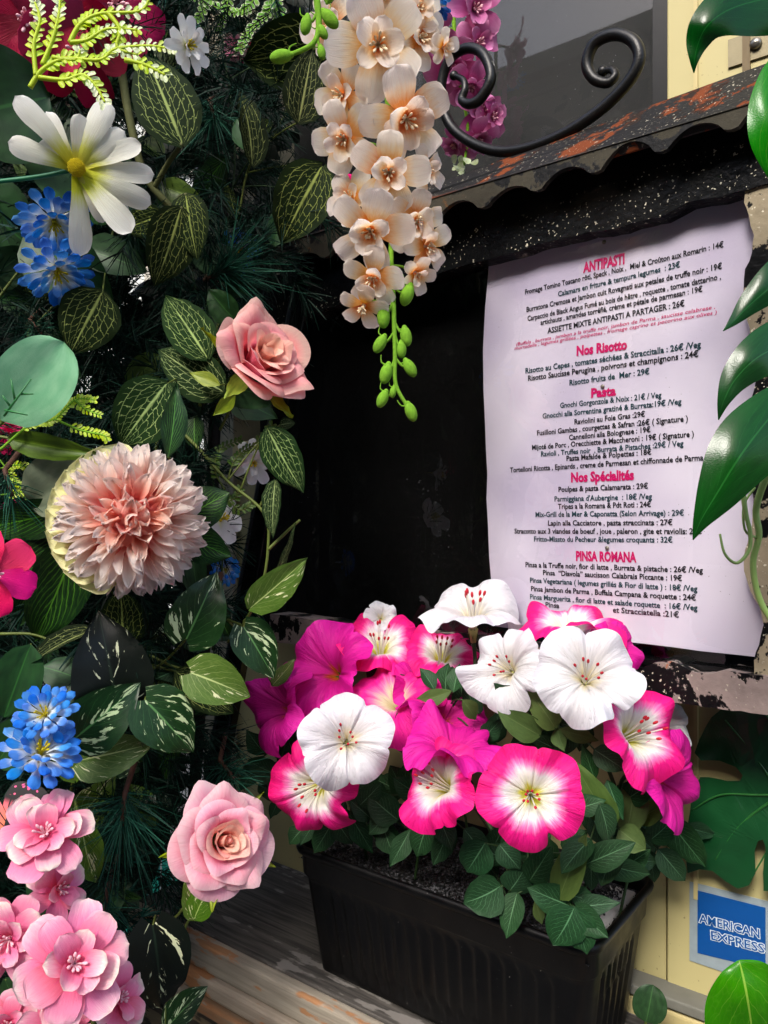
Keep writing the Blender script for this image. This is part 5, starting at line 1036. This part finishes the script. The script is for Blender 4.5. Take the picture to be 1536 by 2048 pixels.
fern('lime_fern', 'bright lime fern sprig with white leaflet tips crossing the top left corner',
 [[(60, 175), (85, 140), (130, 118), (200, 120), (232, 98), (300, 92), (350, 100)], [(72, 152), (68, 90), (80, 40), (70, 5)], [(85, 130), (105, 80), (118, 30), (120, 0)], [(140, 85), (160, 50), (200, 28), (280, 22), (300, -10)], [(140, 85), (175, 80), (215, 58), (275, 60)],
  [(78, 155), (130, 160), (165, 150), (190, 170), (210, 205)], [(250, 120), (290, 130), (330, 150)], [(215, 25), (240, 60), (235, 95), (275, 110)], [(105, 115), (150, 120), (160, 100)]], 24, 'limeleaf', 'lime', .605, 'limewhite', .0021)
fern('lime_fern', 'small lime green sprig with tiny cup flowers right of the mint leaf', [[(0, 900), (60, 850), (110, 838), (150, 800), (190, 800)], [(110, 838), (160, 860), (205, 870), (215, 880)], [(60, 855), (30, 830), (-10, 850)], [(150, 800), (170, 818), (200, 830)]], 15, 'limeleaf', 'bud', .69, None, .0013)
fern('lime_fern', 'thin lime sprig with red specks left of the sage leaf', [[(-10, 940), (40, 930), (80, 950)], [(0, 990), (40, 985), (75, 975)], [(0, 920), (30, 960), (60, 1000)]], 13, 'limeleaf', 'bud', .75, None, .0009)
fern('lime_fern', 'feathery lime sprig around the small white star flower', [[(455, 960), (470, 920), (500, 895), (540, 890)], [(440, 1000), (465, 1000), (480, 980)], [(450, 980), (430, 940), (440, 900), (480, 880)], [(455, 1000), (480, 1020), (500, 1010)], [(500, 895), (530, 870), (545, 850)]], 17, 'olive', 'stem', .80, None, .0011)
M['varieg'] = petal_mat('variegated_leaflet', [(0, '#6fae3a'), (.7, '#7cb845'), (1, '#9cc860')], .3, edge='#eef2dc')
fern('variegated_sprig', 'hanging sprig of small green leaves edged white, top left of the buds', [[(560, -30), (540, 20), (500, 60), (480, 100)], [(540, -20), (560, 30), (548, 75)], [(460, -30), (452, 20), (438, 60)], [(520, -30), (500, 10), (470, 25), (420, 10)]], 21, 'varieg', 'bud', .86, None, .001)
fern('variegated_sprig', 'second sprig of white-edged leaves beside the lotus at the top edge', [[(400, -30), (410, 10), (395, 40)], [(440, -30), (420, 0), (380, -5)]], 20, 'varieg', 'bud', .84, None, .001)

# ---- hanging glossy climber at the right edge
def ribbon(parent, st, mat, name='leaf', label=None, bend=.3, nu=15, org=V((0, 0, 0))):
    n = 28; xs = np.linspace(0, len(st)-1, n); A = np.array([s_[:5] if len(s_) > 4 else (*s_, s_[3]) for s_ in st], float); kk = np.arange(len(st))
    def sm(c):
        out = [];
        for x in xs:
            i = min(int(x), len(st)-2); t = x-i; p0, p1, p2, p3 = (A[max(i-1, 0), c], A[i, c], A[i+1, c], A[min(i+2, len(st)-1), c])
            out.append(.5*(2*p1+(p2-p0)*t+(2*p0-5*p1+4*p2-p3)*t*t+(3*p1-3*p2+p3-p0)*t**3))
        return np.array(out)
    X, Y_, Z_, WL, WR = (sm(c) for c in range(5)); dx = np.gradient(X); dy = np.gradient(Y_); l = np.hypot(dx, dy)+1e-9; nx, ny = -dy/l, dx/l
    P = np.zeros((n, nu, 3)); UV = np.zeros((n, nu, 2))
    for j in range(n):
        for i in range(nu):
            s_ = i/(nu-1)*2-1; w_ = max(.5, WL[j] if s_ < 0 else WR[j])
            dpt = Z_[j]+bend*(w_*Z_[j]/F)*(abs(s_)**1.6)-.002*math.exp(-(s_/.12)**2)*0+.06*(w_*Z_[j]/F)*math.sin(3*s_+j*.35)
            p = at(X[j]+nx[j]*s_*w_, Y_[j]+ny[j]*s_*w_, dpt); P[j, i] = p-org; UV[j, i] = ((s_+1)/2, j/(n-1))
    return O(name, grid_mesh('leaf', P, UV, M[mat]), parent, None, label)
def climber(label, st, mat, bend=.3, stem=None):
    org = at(st[-1][0], st[-1][1], st[-1][2]); t = thing('climber_leaf', label, 'leaf', org); ribbon(t, st, mat, 'blade', bend=bend, org=org)
    if stem: O('stalk', Geo().tube([at(*p)-org for p in spline(stem, 6)], .0022, .0018, 8).mesh('stalk', M['bud2']), t)
M['bud2'] = flat_mat('pale_green_tendril', '#8fae62', .5, .4, nsc=100, tr=.1)
climber('hooked glossy green leaf in the top right corner', [(1388, 146, .50, 1, 1), (1389, 122, .497, 10, 8), (1396, 88, .495, 25, 20), (1414, 52, .49, 36, 34), (1452, 22, .49, 48, 56), (1510, 2, .495, 60, 72), (1600, -15, .50, 60, 80)], 'mon')
climber('glossy green leaf cut by the right edge over the hood', [(1560, 100, .51, 3, 3), (1545, 150, .505, 25, 25), (1538, 220, .50, 42, 42), (1540, 290, .50, 38, 38), (1552, 375, .51, 3, 3)], 'monb')
climber('narrow glossy leaf tip at the right edge beside the shared platter lines', [(1446, 662, .51, 1, 1), (1470, 640, .51, 12, 10), (1505, 605, .51, 28, 22), (1560, 560, .51, 44, 36), (1620, 520, .52, 50, 40)], 'mon')
climber('curved glossy leaf at the right edge above the biggest hanging leaf', [(1437, 840, .505, 1, 1), (1448, 800, .50, 14, 14), (1472, 757, .50, 32, 28), (1515, 715, .50, 46, 44), (1570, 690, .51, 56, 52), (1640, 680, .52, 50, 50)], 'mon')
climber('biggest hanging pointed leaf covering the right ends of the menu lines', [(1386, 1080, .49, 1, 1), (1402, 1040, .487, 17, 20), (1435, 985, .485, 44, 44), (1475, 920, .485, 66, 66), (1515, 865, .49, 66, 84), (1570, 800, .50, 40, 60), (1610, 770, .51, 5, 8)], 'mon')
climber('bright green rounded leaf in the bottom right corner', [(1478, 1920, .46, 4, 4), (1482, 1935, .457, 46, 40), (1490, 1970, .455, 72, 74), (1498, 2015, .455, 74, 90), (1505, 2070, .46, 70, 86), (1510, 2140, .47, 20, 30)], 'monb', .25)
tt_ = thing('climbing_vine', 'pale green climber stem with curling root tendril down the right frame edge', 'stem', at(1560, 1300, .56)); g = Geo()
g.tube([p-tt_.location for p in spline([at(1560, 900, .53), at(1530, 960, .54), at(1512, 1020, .55), at(1518, 1070, .55), at(1506, 1130, .555), at(1522, 1205, .56), at(1570, 1280, .56)], 8)], .0026, .0022, 8)
g.tube([p-tt_.location for p in spline([at(1486, 988, .545), at(1492, 1030, .545), at(1500, 1065, .545), at(1498, 1100, .545), at(1474, 1126, .545), at(1450, 1108, .545), at(1440, 1068, .548)], 8)], .0019, .0008, 7)
g.tube([p-tt_.location for p in spline([at(1512, 1075, .55), at(1490, 1060, .548), at(1488, 1010, .548), at(1510, 975, .548)], 6)], .0009, .0009, 6)
O('stem', g.mesh('stem', M['bud2']), tt_)
mo_ = thing('monstera_leaf', 'big dark split monstera leaf flat against the wall under the case', 'leaf', onp(1600, 1700, NW, CW+.03))
out_ = [(1700, 1380), (1470, 1394), (1425, 1435), (1398, 1478), (1388, 1505), (1402, 1521), (1440, 1522), (1470, 1533), (1484, 1550), (1480, 1562), (1455, 1563), (1420, 1557), (1402, 1556), (1384, 1598), (1374, 1650), (1370, 1700), (1376, 1748), (1400, 1740), (1425, 1742), (1450, 1762), (1475, 1777), (1498, 1770), (1509, 1745), (1508, 1700), (1513, 1680), (1522, 1676), (1529, 1695), (1524, 1745), (1527, 1782), (1700, 1780)]
o = WO('blade', plate_mesh('blade', out_, NW, CW+.028, .0012, M['mon2']), mo_)
o.modifiers.new('sub', 'SUBSURF').subdivision_type = 'SIMPLE'; o.modifiers['sub'].levels = o.modifiers['sub'].render_levels = 3
def wavetex():
    tx = bpy.data.textures.new('leafwave', 'CLOUDS'); tx.noise_scale = .06; return tx
dm_ = o.modifiers.new('wave', 'DISPLACE'); dm_.texture = wavetex(); dm_.texture_coords = 'GLOBAL'; dm_.strength = .012; dm_.mid_level = .5; dm_.direction = 'Y'

for vn in (((1640, 1590), (1520, 1590), (1440, 1590), (1385, 1620)), ((1560, 1590), (1480, 1650), (1430, 1720)), ((1600, 1600), (1560, 1660), (1500, 1760)), ((1560, 1585), (1500, 1500), (1450, 1440)), ((1600, 1585), (1560, 1480), (1520, 1410))):
    WO('vein', Geo().tube(spline([onp(x, y, NW, CW+.0285) for x, y in vn], 6), .0016, .0006, 6).mesh('vein', M['mon2v']), mo_)
# ================================================================ PINE GARLAND
def needle_mesh(name, twigs, nn, ln, wd, mat, seed, ang=(.5, 1.0)):
    r = np.random.default_rng(seed); VV = []; FF = []; b = 0
    for (p, d, L) in twigs:
        p = np.array(p); d = np.array(d)/np.linalg.norm(d); e = np.cross(d, [.3, .2, .9]); e /= np.linalg.norm(e); h = np.cross(d, e)
        n = int(nn*L/.1)
        t = r.random(n); ph = r.random(n)*6.283; an = r.uniform(*ang, n)
        base = p+t[:, None]*L*d; side = np.cos(ph)[:, None]*e+np.sin(ph)[:, None]*h
        dr = np.cos(an)[:, None]*d+np.sin(an)[:, None]*side+r.normal(0, .12, (n, 3)); l = ln*r.uniform(.6, 1.15, n)
        droop = np.zeros((n, 3)); droop[:, 2] = -r.uniform(0, .25, n)*l
        wv = np.cross(dr, r.normal(0, 1, (n, 3))); wv /= np.linalg.norm(wv, axis=1)[:, None]; wv *= wd/2
        m = base+dr*l[:, None]*.55+droop*.3; q = base+dr*l[:, None]+droop
        V_ = np.stack([base-wv, base+wv, m+wv, m-wv, q+wv*.5, q-wv*.5], 1).reshape(-1, 3); VV.append(V_)
        k = b+np.arange(n)*6; FF.append(np.stack([np.stack([k, k+1, k+2, k+3], 1), np.stack([k+3, k+2, k+4, k+5], 1)], 1).reshape(-1, 4)); b += n*6
    VV = np.concatenate(VV); FF = np.concatenate(FF); me = bpy.data.meshes.new(name)
    me.vertices.add(len(VV)); me.vertices.foreach_set('co', VV.astype(np.float32).ravel()); me.loops.add(FF.size); me.loops.foreach_set('vertex_index', FF.astype(np.int32).ravel())
    me.polygons.add(len(FF)); me.polygons.foreach_set('loop_start', np.arange(0, FF.size, 4, dtype=np.int32)); me.update(calc_edges=True); me.materials.append(mat); return me
def needlemat(name, a_, b_):
    s = NT(name); r = s.n('NewGeometry', 8)
    return s.fin(s.mix(r, a_, b_), .6, None, .15, tr=.05, trcol=lin(b_))
nm1 = needlemat('pine_needle', '#03100b', '#0c2c20'); nm2 = needlemat('tinsel_needle', '#05150f', '#0e3a32')
r_ = random.Random(31)
def xr(y): return np.interp(y, [-80, 300, 500, 620, 700, 900, 1150, 1300, 1450, 1600, 1750, 1850, 2100], [650, 640, 610, 560, 480, 430, 440, 460, 420, 400, 350, 300, 260])
tw = []
for i in range(1100):
    y = r_.uniform(-120, 2150); x = r_.uniform(-140, xr(y)-35); Y = r_.uniform(.84, 1.02) if r_.random() < .75 else r_.uniform(.78, .84); d = (r_.gauss(0, 1), r_.gauss(-.2, .5), r_.gauss(-.2, .9))
    tw.append((at(x, y, Y), d, r_.uniform(.04, .09)))
o = O('pine_garland', needle_mesh('pine_garland', tw, 95, .036, .0011, nm1, 1)); tag(o, 'dark artificial pine needles massed behind the flowers on the left', 'garland', kind='stuff')
tw2 = []
for i in range(150):
    y = r_.uniform(-120, 2150); x = r_.uniform(-140, xr(y)-45); tw2.append((at(x, y, r_.uniform(.80, .95)), (r_.gauss(0, 1), r_.gauss(-.3, .5), r_.gauss(0, .9)), r_.uniform(.04, .08)))
o = O('tinsel_garland', needle_mesh('tinsel_garland', tw2, 40, .024, .0024, nm2, 2)); tag(o, 'broad blue-green tinsel needles twisted through the pine garland', 'garland', kind='stuff')
# deep shade leaves at the back of the garland
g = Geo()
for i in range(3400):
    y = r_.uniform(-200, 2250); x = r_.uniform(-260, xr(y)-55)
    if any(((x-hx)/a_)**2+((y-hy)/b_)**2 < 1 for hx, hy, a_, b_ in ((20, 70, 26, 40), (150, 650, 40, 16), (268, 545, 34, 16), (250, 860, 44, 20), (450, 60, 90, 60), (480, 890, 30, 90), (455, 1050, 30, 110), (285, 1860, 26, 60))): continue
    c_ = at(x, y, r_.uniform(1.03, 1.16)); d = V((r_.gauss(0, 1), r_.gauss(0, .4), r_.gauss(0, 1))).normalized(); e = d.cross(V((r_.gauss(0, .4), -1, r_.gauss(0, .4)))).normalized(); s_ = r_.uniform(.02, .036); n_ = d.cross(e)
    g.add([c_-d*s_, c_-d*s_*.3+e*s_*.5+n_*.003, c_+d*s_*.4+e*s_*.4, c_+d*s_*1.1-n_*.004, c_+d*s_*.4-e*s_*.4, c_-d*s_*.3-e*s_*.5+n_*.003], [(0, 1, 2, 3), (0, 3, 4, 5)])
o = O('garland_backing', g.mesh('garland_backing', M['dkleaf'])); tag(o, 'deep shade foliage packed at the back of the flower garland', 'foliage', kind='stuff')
# woody pole and wires inside the garland
for lab, st, r, m in (('brown pole inside the garland at the upper left', [(158, -40, .98), (150, 160, .98), (140, 420, .98), (120, 700, .98)], .011, '#3b2a20'), ('grey-brown garland pole behind the lower net leaves', [(470, -40, 1.02), (440, 500, 1.02), (420, 1100, 1.02), (380, 1700, 1.02), (350, 2100, 1.02)], .008, '#15130f')):
    t = thing('garland_pole', lab, 'pole', at(*st[-1])); WO('rod', Geo().tube(spline([at(*p) for p in st], 8), r, None, 10).mesh('rod', flat_mat('pole_'+m[1:], m, .7, .3, nsc=40, var=.5, bmp=.6)), t)
def tuft(label, px_, py, Y, n, ln, seed, spread=(.2, 1.35), d=(0, -.6, -.8), L=.03):
    p = at(px_, py, Y); t = thing('pine_tuft', label, 'pine sprig', p)
    me = needle_mesh('needles', [((0, 0, 0), d, L)], n*.1/L, ln, .0009, needlemat('pine_tuft_needle', '#08261e', '#245844') if 'pine_tuft_needle' not in bpy.data.materials else bpy.data.materials['pine_tuft_needle'], seed, spread)
    o = O('needles', me, t); o['kind'] = 'stuff'
    g = Geo().tube([V((0, .03, .02)), V((0, 0, 0)), V(d).normalized()*L], .003, .002); O('twig', g.mesh('twig', flat_mat('brown_twig', '#4a2a18', .8) if 'brown_twig' not in bpy.data.materials else bpy.data.materials['brown_twig']), t)
tuft('long-needled pine tuft radiating left of the lower pink rose', 250, 1585, .74, 170, .062, 3, (.3, 1.7), (0, -.3, -1))
tuft('long-needled pine tuft fanning out above the upper pink rose', 410, 560, .80, 220, .065, 4, (.2, 1.2), (1, -.3, .35))
tuft('pine tuft spreading beside the net leaf at the top, left of the buds', 420, 200, .84, 150, .055, 5, (.2, 1.3), (.3, -.4, -1))
tuft('pine tuft right of the large streaked leaf, at the black post foot', 430, 1190, .80, 90, .035, 6, (.3, 1.5), (0, -.6, -.6))
tuft('pine tuft at the left edge above the sage leaf', 10, 940, .72, 70, .045, 7, (.3, 1.4), (.4, -.4, -.8))
tuft('pine tuft behind the right side of the lower streaked leaves', 440, 1520, .82, 100, .05, 8, (.3, 1.6), (.4, -.4, -.3))
tuft('pine tuft low beside the largest pink blossom', 215, 1780, .74, 130, .05, 9, (.3, 1.6), (0, -.4, -.7))
tuft('pine tuft above the eucalyptus leaf near the lower blue flower', 60, 640, .80, 80, .04, 10, (.3, 1.6), (.5, -.4, -.5))
